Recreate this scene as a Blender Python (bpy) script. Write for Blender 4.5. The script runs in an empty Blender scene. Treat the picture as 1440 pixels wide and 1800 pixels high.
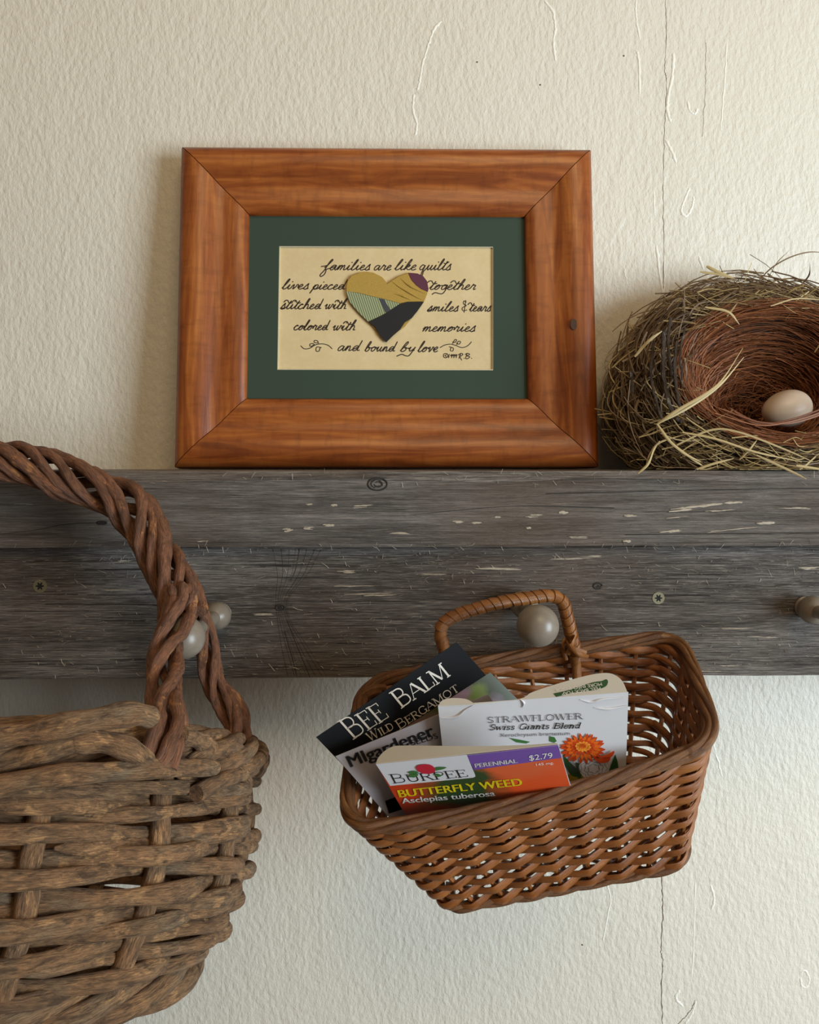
import bpy, math, random
import numpy as np
from mathutils import Vector, Matrix
random.seed(7); rng = np.random.RandomState(7)
S = bpy.context.scene; COL = S.collection
def srgb(r, g, b):
    f = lambda c: (c/255/12.92) if c/255 <= .04045 else ((c/255+.055)/1.055)**2.4
    return (f(r), f(g), f(b), 1)

# ---------------------------------------------------------------- camera, world, lights, exposure
F = 1442.0; CAMY = -.55; CAMZ = 1.5; YAW = math.radians(1.2); PITCH = math.radians(.8); PPY = 835.0
cam = bpy.data.cameras.new('camera'); camo = bpy.data.objects.new('camera', cam); COL.objects.link(camo)
cam.sensor_fit = 'VERTICAL'; cam.sensor_height = 36; cam.lens = F*36/1800; cam.clip_start = .01
cam.shift_y = (PPY-900)/1800
camo.location = (0, CAMY, CAMZ); camo.rotation_euler = (math.pi/2-PITCH, 0, -YAW)
S.camera = camo
S.view_settings.view_transform = 'Standard'; S.view_settings.look = 'None'; S.view_settings.gamma = 1
S.view_settings.use_curve_mapping = False; S.view_settings.exposure = .02
w = bpy.data.worlds.new('world'); S.world = w; w.use_nodes = True
w.node_tree.nodes['Background'].inputs[0].default_value = (1.0, .82, .62, 1)
w.node_tree.nodes['Background'].inputs[1].default_value = .16
def area(name, loc, target, size, power, color):
    l = bpy.data.lights.new(name, 'AREA'); l.shape = 'RECTANGLE'; l.size, l.size_y = size
    l.energy = power; l.color = color
    o = bpy.data.objects.new(name, l); COL.objects.link(o); o.location = loc
    o.rotation_euler = (Vector(target)-Vector(loc)).to_track_quat('-Z', 'Y').to_euler(); return o
area('window_light_right', (1.15, -.95, 1.42), (0.05, 0, 1.42), (.6, .8), 24.0, (.76, .90, 1.0))
area('warm_fill_high', (.3, -1.5, 2.75), (0, 0, 1.6), (.9, .9), 10.0, (1, .74, .42))  # unseen warm fill from high in front, warms the upper wall

RM = Matrix.Rotation(-YAW, 3, 'Z') @ Matrix.Rotation(math.pi/2-PITCH, 3, 'X')
CAM = Vector((0, CAMY, CAMZ))
def ray(px, py): return RM @ Vector(((px-720)/F, -(py-PPY)/F, -1))
def at(px, py, d):
    "world point seen at photo pixel (px,py), d metres in front of the camera plane"
    r = ray(px, py); return CAM + r*(d/r.y)

# ---------------------------------------------------------------- mesh helpers
class MB:
    def __init__(s): s.v = []; s.f = []; s.sc = []; s.n = 0
    def add(s, verts, faces, sc=None):
        b = s.n; s.v.extend([tuple(p) for p in verts]); s.n += len(verts)
        s.f.extend([tuple(i+b for i in f) for f in faces])
        s.sc.extend([tuple(c) for c in sc] if sc is not None else [tuple(p) for p in verts])
    def build(s, name, mat, parent=None, smooth=True, origin=None):
        me = bpy.data.meshes.new(name)
        org = Vector(origin) if origin is not None else (Vector(np.mean(np.array(s.v), axis=0)) if s.v else Vector())
        me.from_pydata([(a-org.x, b-org.y, c-org.z) for a, b, c in s.v], [], s.f)
        at_ = me.attributes.new('sc', 'FLOAT_VECTOR', 'POINT'); at_.data.foreach_set('vector', np.array(s.sc, dtype=np.float32).ravel())
        me.materials.append(mat)
        if smooth:
            me.polygons.foreach_set('use_smooth', [True]*len(me.polygons)); me.set_sharp_from_angle(angle=math.radians(50))
        me.update()
        o = bpy.data.objects.new(name, me); COL.objects.link(o)
        if parent is not None:
            o.parent = parent; o.location = org-PO[parent.name]
            PO[o.name] = org
        else: o.location = org; PO[o.name] = org
        return o
PO = {}
def empty(name, loc, label, cat, group=None):
    o = bpy.data.objects.new(name, None); COL.objects.link(o); o.location = loc; o.empty_display_size = .02
    PO[o.name] = Vector(loc); o['label'] = label; o['category'] = cat
    if group: o['group'] = group
    return o
def crom(P, n=8, closed=False):
    P = np.array([tuple(p) for p in P], float); N = len(P)
    if N < 3 and not closed:
        t = np.linspace(0, 1, n+1)[:, None]; return P[0]*(1-t)+P[1]*t
    if closed: Q = np.vstack([P[-1], P, P[0], P[1]]); m = N
    else: Q = np.vstack([2*P[0]-P[1], P, 2*P[-1]-P[-2]]); m = N-1
    out = []
    for i in range(m):
        a, b, c, d = Q[i:i+4]
        for k in range(n):
            t = k/n
            out.append(.5*((2*b)+(c-a)*t+(2*a-5*b+4*c-d)*t*t+(3*b-a-3*c+d)*t**3))
    if not closed: out.append(P[-1])
    return np.array(out)
def tube(mb, P, r, sides=8, up=None, flat=1.0, closed=False, rnd=None, caps=True, tw=0.0):
    "tube along P; r = radius (scalar or array); with up given: half-size r along up and r*flat across"
    P = np.asarray(P, float); n = len(P)
    r = np.broadcast_to(np.asarray(r, float), (n,)) if np.ndim(r) == 0 or len(np.shape(r)) == 1 else r
    if closed: T = np.roll(P, -1, 0)-np.roll(P, 1, 0)
    else: T = np.gradient(P, axis=0)
    T /= np.linalg.norm(T, axis=1)[:, None]+1e-12
    A = np.zeros_like(P)
    if up is not None:
        U = np.broadcast_to(np.asarray(up, float), P.shape)
        A = U-(U*T).sum(1)[:, None]*T
    else:
        a = np.array([.3, .2, .93]); a = a-a.dot(T[0])*T[0]
        if np.linalg.norm(a) < .1: a = np.array([1., 0, 0]); a = a-a.dot(T[0])*T[0]
        for i in range(n):
            a = a-a.dot(T[i])*T[i]; a = a/(np.linalg.norm(a)+1e-12); A[i] = a
    A /= np.linalg.norm(A, axis=1)[:, None]+1e-12
    B = np.cross(T, A)
    rn = random.random() if rnd is None else rnd
    L = np.concatenate([[0], np.cumsum(np.linalg.norm(np.diff(P, axis=0), axis=1))])
    ang = np.arange(sides)*2*math.pi/sides
    ca, sa = np.cos(ang), np.sin(ang)
    V = P[:, None, :]+r[:, None, None]*(ca[None, :, None]*A[:, None, :]+sa[None, :, None]*B[:, None, :]*flat)
    V = V.reshape(-1, 3)
    SC = np.zeros((n, sides, 3)); SC[:, :, 0] = L[:, None]+rn*7.3
    SC[:, :, 1] = ca[None]*r[:, None]+rn*3.1; SC[:, :, 2] = sa[None]*r[:, None]+rn
    fs = []
    m = n if closed else n-1
    for i in range(m):
        a0 = i*sides; b0 = ((i+1) % n)*sides
        for k in range(sides):
            k2 = (k+1) % sides; fs.append((a0+k, a0+k2, b0+k2, b0+k))
    if caps and not closed:
        fs.append(tuple(range(sides))[::-1]); fs.append(tuple((n-1)*sides+k for k in range(sides)))
    mb.add(V, fs, SC.reshape(-1, 3))
def prism(mb, poly, off, sc=None):
    "closed prism: poly (world points) and the same moved by off"
    n = len(poly); A = [Vector(p) for p in poly]; B = [p+off for p in A]
    mb.add(A+B, [tuple(range(n)), tuple(range(2*n-1, n-1, -1))]+[(i, n+i, n+(i+1) % n, (i+1) % n) for i in range(n)], sc)
def lathe(mb, p0, axis, prof, seg=32):
    ax = Vector(axis).normalized(); e1 = ax.orthogonal().normalized(); e2 = ax.cross(e1)
    V = []; fs = []; n = len(prof)
    for t, r in prof:
        for k in range(seg):
            a = 2*math.pi*k/seg; V.append(Vector(p0)+ax*t+(e1*math.cos(a)+e2*math.sin(a))*r)
    for i in range(n-1):
        for k in range(seg):
            k2 = (k+1) % seg; fs.append((i*seg+k, i*seg+k2, (i+1)*seg+k2, (i+1)*seg+k))
    fs.append(tuple(range(seg))[::-1]); fs.append(tuple((n-1)*seg+k for k in range(seg)))
    mb.add(V, fs)

# ---------------------------------------------------------------- materials
class NT:
    def __init__(s, name, rough=.6):
        s.m = bpy.data.materials.new(name); s.m.use_nodes = True; s.t = s.m.node_tree
        s.b = s.t.nodes['Principled BSDF']; s.b.inputs['Roughness'].default_value = rough
    def n(s, typ, ins=None, **kw):
        x = s.t.nodes.new(typ)
        for k, v in kw.items(): setattr(x, k, v)
        for k, v in (ins or {}).items(): s.put(x.inputs[k], v)
        return x
    def put(s, sock, v):
        if hasattr(v, 'is_linked') or isinstance(v, bpy.types.NodeSocket): s.t.links.new(v, sock)
        else: sock.default_value = v
    def coord(s, attr='sc', scale=(1, 1, 1), loc=(0, 0, 0)):
        if attr == 'obj': o = s.n('ShaderNodeTexCoord').outputs['Object']
        else: o = s.n('ShaderNodeAttribute', attribute_name=attr).outputs['Vector']
        return s.n('ShaderNodeMapping', {'Vector': o, 'Scale': scale, 'Location': loc}).outputs[0]
    def noise(s, vec, scale, detail=4, rough=.55, dist=0):
        return s.n('ShaderNodeTexNoise', {'Vector': vec, 'Scale': scale, 'Detail': detail, 'Roughness': rough, 'Distortion': dist}).outputs[0]
    def ramp(s, fac, stops):
        r = s.n('ShaderNodeValToRGB', {'Fac': fac}); e = r.color_ramp.elements
        while len(e) < len(stops): e.new(.5)
        for i, (p, c) in enumerate(stops): e[i].position = p; e[i].color = c if len(c) == 4 else (*c, 1)
        return r.outputs[0]
    def mix(s, fac, a, b, mode='MIX'):
        x = s.n('ShaderNodeMix', data_type='RGBA', blend_type=mode)
        s.put(x.inputs[0], fac); s.put(x.inputs[6], a); s.put(x.inputs[7], b); return x.outputs[2]
    def math(s, op, a, b=0.0, c=0.0):
        x = s.n('ShaderNodeMath', operation=op); s.put(x.inputs[0], a); s.put(x.inputs[1], b); s.put(x.inputs[2], c); return x.outputs[0]
    def bump(s, h, strength, dist=.001):
        x = s.n('ShaderNodeBump', {'Height': h, 'Strength': strength, 'Distance': dist})
        s.t.links.new(x.outputs[0], s.b.inputs['Normal'])
    def base(s, c): s.put(s.b.inputs['Base Color'], c)
def bw(v): return (v, v, v, 1)
def plain(name, c, rough=.6, metal=0, var=.12, scale=300):
    m = NT(name, rough); m.b.inputs['Metallic'].default_value = metal
    f = m.noise(m.coord('obj'), scale, 3)
    m.base(m.mix(f, tuple(x*(1-var) for x in c[:3])+(1,), tuple(min(1, x*(1+var)) for x in c[:3])+(1,))); return m.m
def mat_wall():
    m = NT('plaster', .5); c = m.coord('obj')
    a = m.noise(m.coord('obj', scale=(1, 1, .55)), 330, 4, .6); b = m.noise(m.coord('obj', scale=(1, 1, .5)), 90, 3, .5); d = m.noise(m.coord('obj', scale=(1, 1, .35)), 16, 3)
    h = m.math('ADD', m.math('MULTIPLY', a, .9), m.math('MULTIPLY', b, .5)); h = m.math('ADD', h, m.math('MULTIPLY', d, .7))
    m.bump(h, .6, .0020)
    m.base(m.mix(m.noise(c, 7, 3), srgb(221, 214, 198), srgb(229, 222, 207))); return m.m
def mat_weather(name, seed, dark=1.0, fine=1.0):
    m = NT(name, .5)
    warp = m.noise(m.coord('obj', scale=(1, 1, 1), loc=(seed, 0, 0)), 5, 2)
    g1 = m.noise(m.coord('obj', scale=(1, 5, 15), loc=(seed, 0, 0)), 8, 7, .66, .6)
    g2 = m.noise(m.coord('obj', scale=(1, 8, 75), loc=(seed*2, 1, 0)), 16, 6, .7, .3)
    g4 = m.noise(m.coord('obj', scale=(1, 4, 30), loc=(seed*4, 1, 2)), 70, 4, .7, .2)
    g3 = m.noise(m.coord('obj', scale=(1, 6, 30), loc=(seed*3, 1, 4)), 22, 6, .75)
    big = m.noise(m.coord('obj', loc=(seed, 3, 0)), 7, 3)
    k = dark; sk = lambda r, g, b: tuple(min(1, x*k) for x in srgb(r, g, b)[:3])
    c = m.ramp(g1, [(.30, sk(70, 62, 56)), (.46, sk(104, 96, 89)), (.6, sk(130, 122, 115)), (.76, sk(158, 148, 138))])
    c = m.mix(m.ramp(g2, [(.34, bw(.8)), (.5, bw(0))]), c, srgb(46, 41, 38))
    c = m.mix(m.ramp(g4, [(.36, bw(.8*fine)), (.5, bw(0))]), c, srgb(48, 43, 40))
    c = m.mix(m.ramp(g4, [(.54, bw(0)), (.68, bw(.85*fine))]), c, srgb(186, 176, 164))
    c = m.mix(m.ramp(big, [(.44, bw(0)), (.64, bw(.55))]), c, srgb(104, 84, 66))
    c = m.mix(m.ramp(g3, [(.655, bw(0)), (.70, bw(.75))]), c, srgb(184, 160, 134))
    m.base(c); h = m.math('ADD', g2, m.math('MULTIPLY', g3, .6)); h = m.math('ADD', h, m.math('MULTIPLY', g4, .8*fine))
    m.bump(h, .9, .0018); return m.m
def mat_framewood():
    m = NT('stained_pine', .33)
    g = m.noise(m.coord('sc', scale=(1, 9, 9)), 14, 4, .55, 1.2)
    w_ = m.n('ShaderNodeTexWave', {'Vector': m.coord('sc', scale=(.35, 1.6, 1.6)), 'Scale': 42, 'Distortion': 7, 'Detail': 3, 'Detail Scale': 1.2}, bands_direction='Y').outputs['Fac']
    fine = m.noise(m.coord('sc', scale=(1, 30, 30)), 60, 3)
    mott = m.noise(m.coord('sc', scale=(1.6, .6, .6)), 130, 3)
    c = m.ramp(g, [(.3, srgb(120, 58, 20)), (.5, srgb(160, 86, 34)), (.7, srgb(190, 114, 50))])
    c = m.mix(m.math('MULTIPLY', w_, .30), c, srgb(120, 54, 18))
    c = m.mix(m.math('MULTIPLY', fine, .35), c, srgb(110, 52, 20))
    c = m.mix(m.ramp(mott, [(.5, bw(0)), (.75, bw(.35))]), c, srgb(90, 38, 14))
    m.base(c); m.bump(fine, .15, .0005); return m.m
def mat_bark(name, c0, c1, c2, bare, rough=.75, barefac=.68, sc=1.0, rel=1.0):
    m = NT(name, rough)
    g = m.noise(m.coord('sc', scale=(1, 3.5, 3.5)), 110*sc, 7, .7, .5)
    b = m.noise(m.coord('sc', scale=(1, 1, 1)), 34*sc, 3, .6)
    p = m.noise(m.coord('sc', scale=(1, 1.5, 1.5)), 75*sc, 4, .65, .4)
    f = m.noise(m.coord('sc', scale=(1, 7, 7)), 260*sc, 5, .65)
    c = m.ramp(b, [(.3, c0), (.5, c1), (.7, c2)])
    c = m.mix(m.ramp(g, [(.36, bw(.85*rel)), (.54, bw(0))]), c, tuple(x*.35 for x in c0[:3])+(1,))
    c = m.mix(m.ramp(p, [(barefac-.06, bw(0)), (barefac, bw(.8))]), c, bare)
    c = m.mix(m.ramp(f, [(.4, bw(.55*rel)), (.6, bw(0))]), c, tuple(x*.45 for x in c0[:3])+(1,))
    m.base(c); m.bump(m.math('ADD', m.math('MULTIPLY', g, 1.2), f), .9*rel, .0016); return m.m
def mat_strand(name, stops, rough=.6):
    m = NT(name, rough)
    r = m.noise(m.coord('sc', scale=(.25, 1, 1)), 9, 2)
    m.base(m.ramp(r, stops)); return m.m
def mat_blobs(name, base, blobs, rough=.45, nz=9, warp=.12):
    "printed photo: blurred colour patches in print coordinates (sc.x, sc.y)"
    m = NT(name, rough); c0 = m.coord('sc')
    nc = m.n('ShaderNodeTexNoise', {'Vector': c0, 'Scale': nz, 'Detail': 3.0}).outputs['Color']
    v = m.n('ShaderNodeVectorMath', {0: nc, 1: (warp, warp, 0)}, operation='MULTIPLY').outputs[0]
    v = m.n('ShaderNodeVectorMath', {0: c0, 1: v}, operation='ADD').outputs[0]
    v = m.n('ShaderNodeVectorMath', {0: v, 1: (-warp/2, -warp/2, 0)}, operation='ADD').outputs[0]
    c = base
    for (x, y, rx, ry, col) in blobs:
        q = m.n('ShaderNodeMapping', {'Vector': v, 'Location': (-x/rx, -y/ry, 0), 'Scale': (1/rx, 1/ry, 0)}).outputs[0]
        L = m.n('ShaderNodeVectorMath', {0: q}, operation='LENGTH').outputs['Value']
        c = m.mix(m.ramp(L, [(.55, bw(1)), (1.0, bw(0))]), c, col)
    m.base(c); return m.m

M = dict(
 wall=mat_wall(), crack=plain('crack_shadow', srgb(120, 105, 85), .9),
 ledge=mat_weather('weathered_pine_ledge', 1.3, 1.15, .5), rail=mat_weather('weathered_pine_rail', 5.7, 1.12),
 edge=mat_weather('worn_edge_wood', 9.1, 1.65, .8),
 splinter=plain('splinter_wood', srgb(190, 180, 164), .7), gouge=plain('bare_gouge_wood', srgb(172, 158, 138), .8, var=.3, scale=700),
 knot=plain('knot_wood', srgb(48, 42, 38), .8, var=.35, scale=500),
 peg=plain('grey_washed_peg_wood', srgb(128, 116, 102), .34, var=.12, scale=420),
 brass=plain('screw_metal', srgb(132, 124, 100), .5, .5), hole=plain('screw_recess', srgb(20, 18, 14), .8),
 frame=mat_framewood(), mat=plain('green_mat_board', srgb(50, 66, 52), .8, var=.05, scale=900),
 matbev=plain('mat_core', srgb(205, 196, 168), .8),
 ink=plain('dark_brown_ink', srgb(38, 24, 18), .6), 
 fgold=plain('gold_cloth', srgb(176, 142, 62), .7, var=.3, scale=1500), fpurple=plain('plum_cloth', srgb(92, 44, 62), .8, var=.15, scale=1500),
 fblack=plain('black_cloth', srgb(30, 27, 26), .8), fstripe=plain('grey_blue_cloth', srgb(66, 66, 72), .8, var=.3, scale=900),
 osier=mat_bark('wicker_brown', srgb(118, 66, 27), srgb(148, 87, 38), srgb(166, 104, 52), srgb(196, 140, 84), .34, .72, 1.4, .35),
 osier2=mat_bark('wicker_rim_brown', srgb(96, 58, 28), srgb(124, 79, 40), srgb(142, 96, 54), srgb(180, 132, 82), .4, .72, 1.4, .6),
 wrap=mat_bark('wrapped_cane', srgb(124, 74, 32), srgb(148, 93, 44), srgb(164, 108, 56), srgb(196, 140, 84), .28, .8, .8, .4),
 vine=mat_bark('vine_bark', srgb(142, 106, 74), srgb(184, 136, 92), srgb(158, 134, 104), srgb(222, 168, 112), .75, .63, 1.0, 1.15),
 vineh=mat_bark('vine_handle_bark', srgb(122, 80, 56), srgb(156, 102, 70), srgb(134, 94, 74), srgb(208, 142, 84), .55, .66, 1.0),
 white=plain('white_paper', srgb(214, 212, 214), .5, var=.02), cream=plain('cream_paper', srgb(212, 208, 198), .6, var=.03),
 greypap=plain('grey_satin_paper', srgb(150, 142, 144), .4, var=.03), blackp=plain('black_print', srgb(9, 9, 11), .55),
 blacktext=plain('black_lettering', srgb(26, 24, 28), .5), greytext=plain('grey_lettering', srgb(92, 90, 96), .5),
 whitetext=plain('white_lettering', srgb(235, 232, 225), .5), creamtext=plain('cream_lettering', srgb(196, 186, 172), .5),
 yellow=plain('yellow_lettering', srgb(240, 216, 30), .5), purple=plain('purple_print', srgb(112, 76, 158), .45, var=.03),
 red=plain('crimson_print', srgb(190, 28, 50), .5, var=.15, scale=900), green=plain('green_print', srgb(60, 110, 52), .5, var=.2, scale=500),
 dgreen=plain('dark_green_print', srgb(40, 84, 44), .5), orange=plain('orange_print', srgb(232, 104, 26), .5, var=.2, scale=600),
 orange2=plain('deep_orange_print', srgb(206, 70, 22), .5, var=.2, scale=600), lightor=plain('light_orange_print', srgb(244, 150, 50), .5),
 ochre=plain('ochre_print', srgb(150, 128, 30), .5, var=.4, scale=500), sketch=plain('sketch_white_print', srgb(226, 228, 236), .5),
 rust=mat_strand('rust_fibre', [(.25, srgb(92, 52, 30)), (.5, srgb(136, 80, 46)), (.72, srgb(180, 118, 74))]),
 brown=mat_strand('brown_grass', [(.25, srgb(74, 54, 38)), (.5, srgb(112, 88, 62)), (.75, srgb(150, 124, 90))]),
 straw=mat_strand('pale_straw', [(.25, srgb(140, 116, 76)), (.5, srgb(178, 154, 104)), (.75, srgb(206, 186, 140))]),
 nestcore=plain('packed_nest_fibre', srgb(52, 36, 24), .95, var=.5, scale=200),
 egg=plain('egg_shell', srgb(208, 186, 164), .4, var=.03, scale=80),
)
def mat_card():
    m = NT('parchment_card', .7); a = m.noise(m.coord('obj'), 60, 4); b = m.noise(m.coord('obj', scale=(1, 1, 1)), 420, 2)
    c = m.mix(a, srgb(212, 186, 136), srgb(232, 212, 168)); m.base(m.mix(m.math('MULTIPLY', b, .35), c, srgb(186, 160, 110))); return m.m
M['card'] = mat_card()
def mat_corduroy():
    m = NT('pale_green_ribbed_cloth', .8)
    w_ = m.n('ShaderNodeTexWave', {'Vector': m.n('ShaderNodeMapping', {'Vector': m.n('ShaderNodeTexCoord').outputs['Object'], 'Rotation': (0, math.radians(18), 0)}).outputs[0], 'Scale': 230, 'Distortion': .3}, bands_direction='X').outputs['Fac']
    m.base(m.mix(w_, srgb(118, 126, 88), srgb(168, 174, 134))); m.bump(w_, .5, .0005); return m.m
M['fgreen'] = mat_corduroy()
M['bark'] = mat_bark('grey_bark_strip', srgb(66, 52, 40), srgb(98, 80, 64), srgb(76, 60, 46), srgb(170, 160, 148), .9, .66, 1.5)
M['ridge'] = plain('ridge_painted_highlight', srgb(240, 236, 224), .35, var=.02)  # paler than the wall: light caught by the ridges is put into their colour
M['blackp'].node_tree.nodes['Principled BSDF'].inputs['Specular IOR Level'].default_value = .12

# ---------------------------------------------------------------- setting: wall with its cracks and ridges
SHZ = at(720, 827, .458).z     # top of ledge
mb = MB(); nx, nz = 2, 2
mb.add([(-1.6, 0, .6), (1.6, 0, .6), (1.6, 0, 2.6), (-1.6, 0, 2.6), (-1.6, .05, .6), (1.6, .05, .6), (1.6, .05, 2.6), (-1.6, .05, 2.6)],
       [(0, 1, 2, 3), (5, 4, 7, 6), (4, 0, 3, 7), (1, 5, 6, 2), (3, 2, 6, 7), (4, 5, 1, 0)])
wall = mb.build('wall_back', M['wall'], smooth=False); wall['kind'] = 'structure'
ridges = [([(776, 37), (764, 52), (752, 82), (744, 112), (737, 145), (734, 160)], .5), ([(728, 165), (727, 195), (733, 218), (731, 238)], .5),
 ([(957, 0), (972, 22), (977, 52), (974, 75), (977, 108)], .55), ([(1118, 0), (1119, 30), (1124, 70)], .45), ([(1117, 88), (1124, 105), (1125, 170)], .5),
 ([(1185, 92), (1182, 130), (1176, 165), (1173, 195), (1180, 215)], .6), ([(1170, 245), (1180, 262), (1190, 286)], .6), ([(1278, 75), (1274, 140), (1268, 230)], .35),
 ([(1154, 430), (1160, 480), (1166, 525)], .6), ([(1166, 430), (1168, 480), (1167, 520)], .3), ([(1228, 450), (1238, 475)], .5), ([(1150, 335), (1151, 380)], .3),
 ([(1213, 330), (1205, 348), (1199, 370), (1206, 380), (1217, 362), (1220, 345)], .5), ([(1209, 178), (1213, 195), (1222, 200), (1226, 190)], .5),
 ([(1065, 1550), (1072, 1580), (1066, 1620), (1060, 1655)], .35), ([(1222, 1550), (1220, 1640), (1215, 1720)], .3), ([(1250, 1555), (1256, 1580), (1250, 1600)], .5),
 ([(1408, 1710), (1416, 1706), (1424, 1720), (1420, 1735), (1410, 1733), (1408, 1718)], .4), ([(1255, 1310), (1262, 1340), (1270, 1365)], .35),
 ([(1195, 1740), (1188, 1755), (1200, 1770)], .6), ([(1225, 1760), (1215, 1785), (1205, 1800)], .5), ([(1330, 1080), (1340, 1100)], .2),
 ([(1098, 470), (1103, 500)], .35), ([(1224, 490), (1228, 520)], .4), ([(660, 330), (664, 350)], .3)]
for pts, r in ridges:
    P = crom([at(x+random.uniform(-1, 1), y, .55) for x, y in pts], 8); P = P+rng.normal(0, .00018, P.shape)*np.array([1, 0, 1])
    rr = r*.00075*(.6+.6*rng.rand(len(P))); rr[0] = rr[-1] = .0001
    mb = MB(); tube(mb, P, rr, 8, up=(0, 1, 0), flat=2.4); mb.build('plaster_ridge', M['ridge'], wall)
def crackline(pts, r):
    P = crom([at(x, y, .55) for x, y in pts], 10); P = P+rng.normal(0, .00022, P.shape)*np.array([1, 0, 0])
    mb = MB(); tube(mb, P, r*(.5+.7*rng.rand(len(P))), 5); mb.build('plaster_crack', M['crack'], wall)
crackline([(1170, 0), (1172, 60), (1169, 120), (1172, 150), (1168, 240), (1166, 330), (1167, 420), (1166, 520), (1165, 640), (1165, 830)], .00022)
crackline([(1164, 1480), (1164, 1560), (1165, 1610), (1162, 1670), (1165, 1690), (1163, 1740), (1165, 1800)], .00034)
crackline([(1222, 1758), (1215, 1775), (1200, 1792), (1192, 1800)], .00028)
crackline([(1241, 75), (1240, 150), (1235, 240)], .00016)
for (x, y) in [(1024, 1661), (1097, 98), (839, 109), (950, 149)]:
    mb = MB(); lathe(mb, at(x, y, .5498), (0, -1, 0), [(0, .0006), (.0002, .0004)], 10); mb.build('pin_hole', M['crack'], wall)

# ---------------------------------------------------------------- peg rail shelf
shelf = empty('peg_rail_shelf', (0, -.045, SHZ), 'weathered grey wooden shelf ledge over a peg board on the cream wall', 'shelf')
LF, RF = CAMY+.458, CAMY+.465
zl = at(720, 962, .458).z; zr = at(720, 1191, .465).z
def board(name, y0, y1, z0, z1, mat, bev):
    "long board; profile in y,z with rounded front edges, slightly uneven along x"
    bb_ = min(bev*.5, .0009)
    prof = [(y1, z1), (y1, z0), (y0+bb_, z0), (y0+bb_*.28, z0+bb_*.28), (y0, z0+bb_)]
    prof += [(y0, z0+(z1-z0)*k) for k in (.25, .45, .65)]
    prof += [(y0, z1-bev), (y0+bev*.1, z1-bev*.55), (y0+bev*.35, z1-bev*.2), (y0+bev, z1)]
    X = np.linspace(-.75, .85, 161); V = []; n = len(prof); fs = []
    w1 = np.interp(X, X, np.convolve(rng.normal(0, 1, 161), np.ones(7)/7, 'same'))*.0005
    for i, x in enumerate(X):
        for k, (y, z) in enumerate(prof): V.append((x, y+(w1[i]*.6 if 2 < k < 11 else 0), z+(w1[i] if k in (2, 3) else 0)))
    for i in range(160):
        for k in range(n): k2 = (k+1) % n; fs.append((i*n+k, (i+1)*n+k, (i+1)*n+k2, i*n+k2))
    fs.append(tuple(range(n))); fs.append(tuple(160*n+k for k in range(n))[::-1])
    mb = MB(); mb.add(V, fs); return mb.build(name, mat, shelf, smooth=False)
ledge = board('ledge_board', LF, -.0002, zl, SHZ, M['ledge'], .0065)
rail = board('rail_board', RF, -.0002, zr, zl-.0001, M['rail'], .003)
ledge['label'] = 'upper ledge board, smoother and lighter grey'; rail['label'] = 'lower rough sawn board holding the pegs'
# the worn lighter arris of the ledge
mb = MB(); X = np.linspace(-.5, .6, 140); fs = []; V = []
for i, x in enumerate(X):
    d = .0045+.0018*math.sin(x*37)+.0012*random.random()
    V += [(x, LF+.0028, SHZ-.0004), (x, LF+.0009, SHZ-.0026), (x, LF-.0002, SHZ-.0026-d*.55)]
for i in range(139): fs += [(3*i, 3*i+1, 3*i+4, 3*i+3), (3*i+1, 3*i+2, 3*i+5, 3*i+4)]
mb.add(V, fs); mb.build('worn_edge', M['edge'], ledge, smooth=False)
# bare gouges, knots, splinters
def gouge(px, py, L, h, ang, parent, d, mat='gouge'):
    mb = MB(); ns_ = 1 if L < 22 else random.randint(3, 5)
    for q_ in range(ns_):
        l = L*(random.uniform(.35, .7) if ns_ > 1 else 1); hh_ = h*(random.uniform(.25, .6) if ns_ > 1 else 1); ox = random.uniform(-.5, .5)*(L-l); oy = random.uniform(-.4, .4)*h if ns_ > 1 else 0
        n = 16; pts = []; ca, sa = math.cos(ang), math.sin(ang)
        for k in range(n):
            a = 2*math.pi*k/n; x = ox+math.cos(a)*l/2*random.uniform(.8, 1.1); y = oy+math.sin(a)*hh_/2*random.uniform(.3, 1.2)
            pts.append(at(px+x*ca-y*sa, py+x*sa+y*ca, d-.0002-.00012*q_))
        prism(mb, pts, Vector((0, .0012, 0)))
    return mb.build('gouge', M[mat], parent, smooth=False)
for a in [(1215, 893, 120, 8, -.1), (1270, 886, 90, 6, -.06), (1190, 909, 70, 3, -.08), (1265, 898, 60, 3, -.06), (1400, 893, 80, 4, .02), (1180, 934, 55, 5, -.1), (1262, 934, 40, 3, -.1), (1296, 930, 90, 2, -.1), (1348, 920, 40, 6, 0), (802, 918, 34, 5, 0), (838, 919, 18, 4, 0), (875, 909, 12, 4, 0), (943, 907, 42, 5, 0), (991, 901, 20, 6, 0), (1015, 945, 42, 3, 0),
          (1104, 906, 36, 4, 0), (930, 928, 10, 5, 0), (1102, 951, 16, 6, 0), (505, 931, 32, 7, -.1), (545, 929, 30, 6, 0), (578, 923, 26, 6, 0), (640, 890, 44, 5, -.05), (588, 888, 12, 5, 0), (546, 885, 22, 5, 0), (700, 937, 46, 4, .05), (40, 886, 36, 2, 0), (350, 952, 40, 2, -.1)]:
    gouge(*a, ledge, .458)
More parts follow.
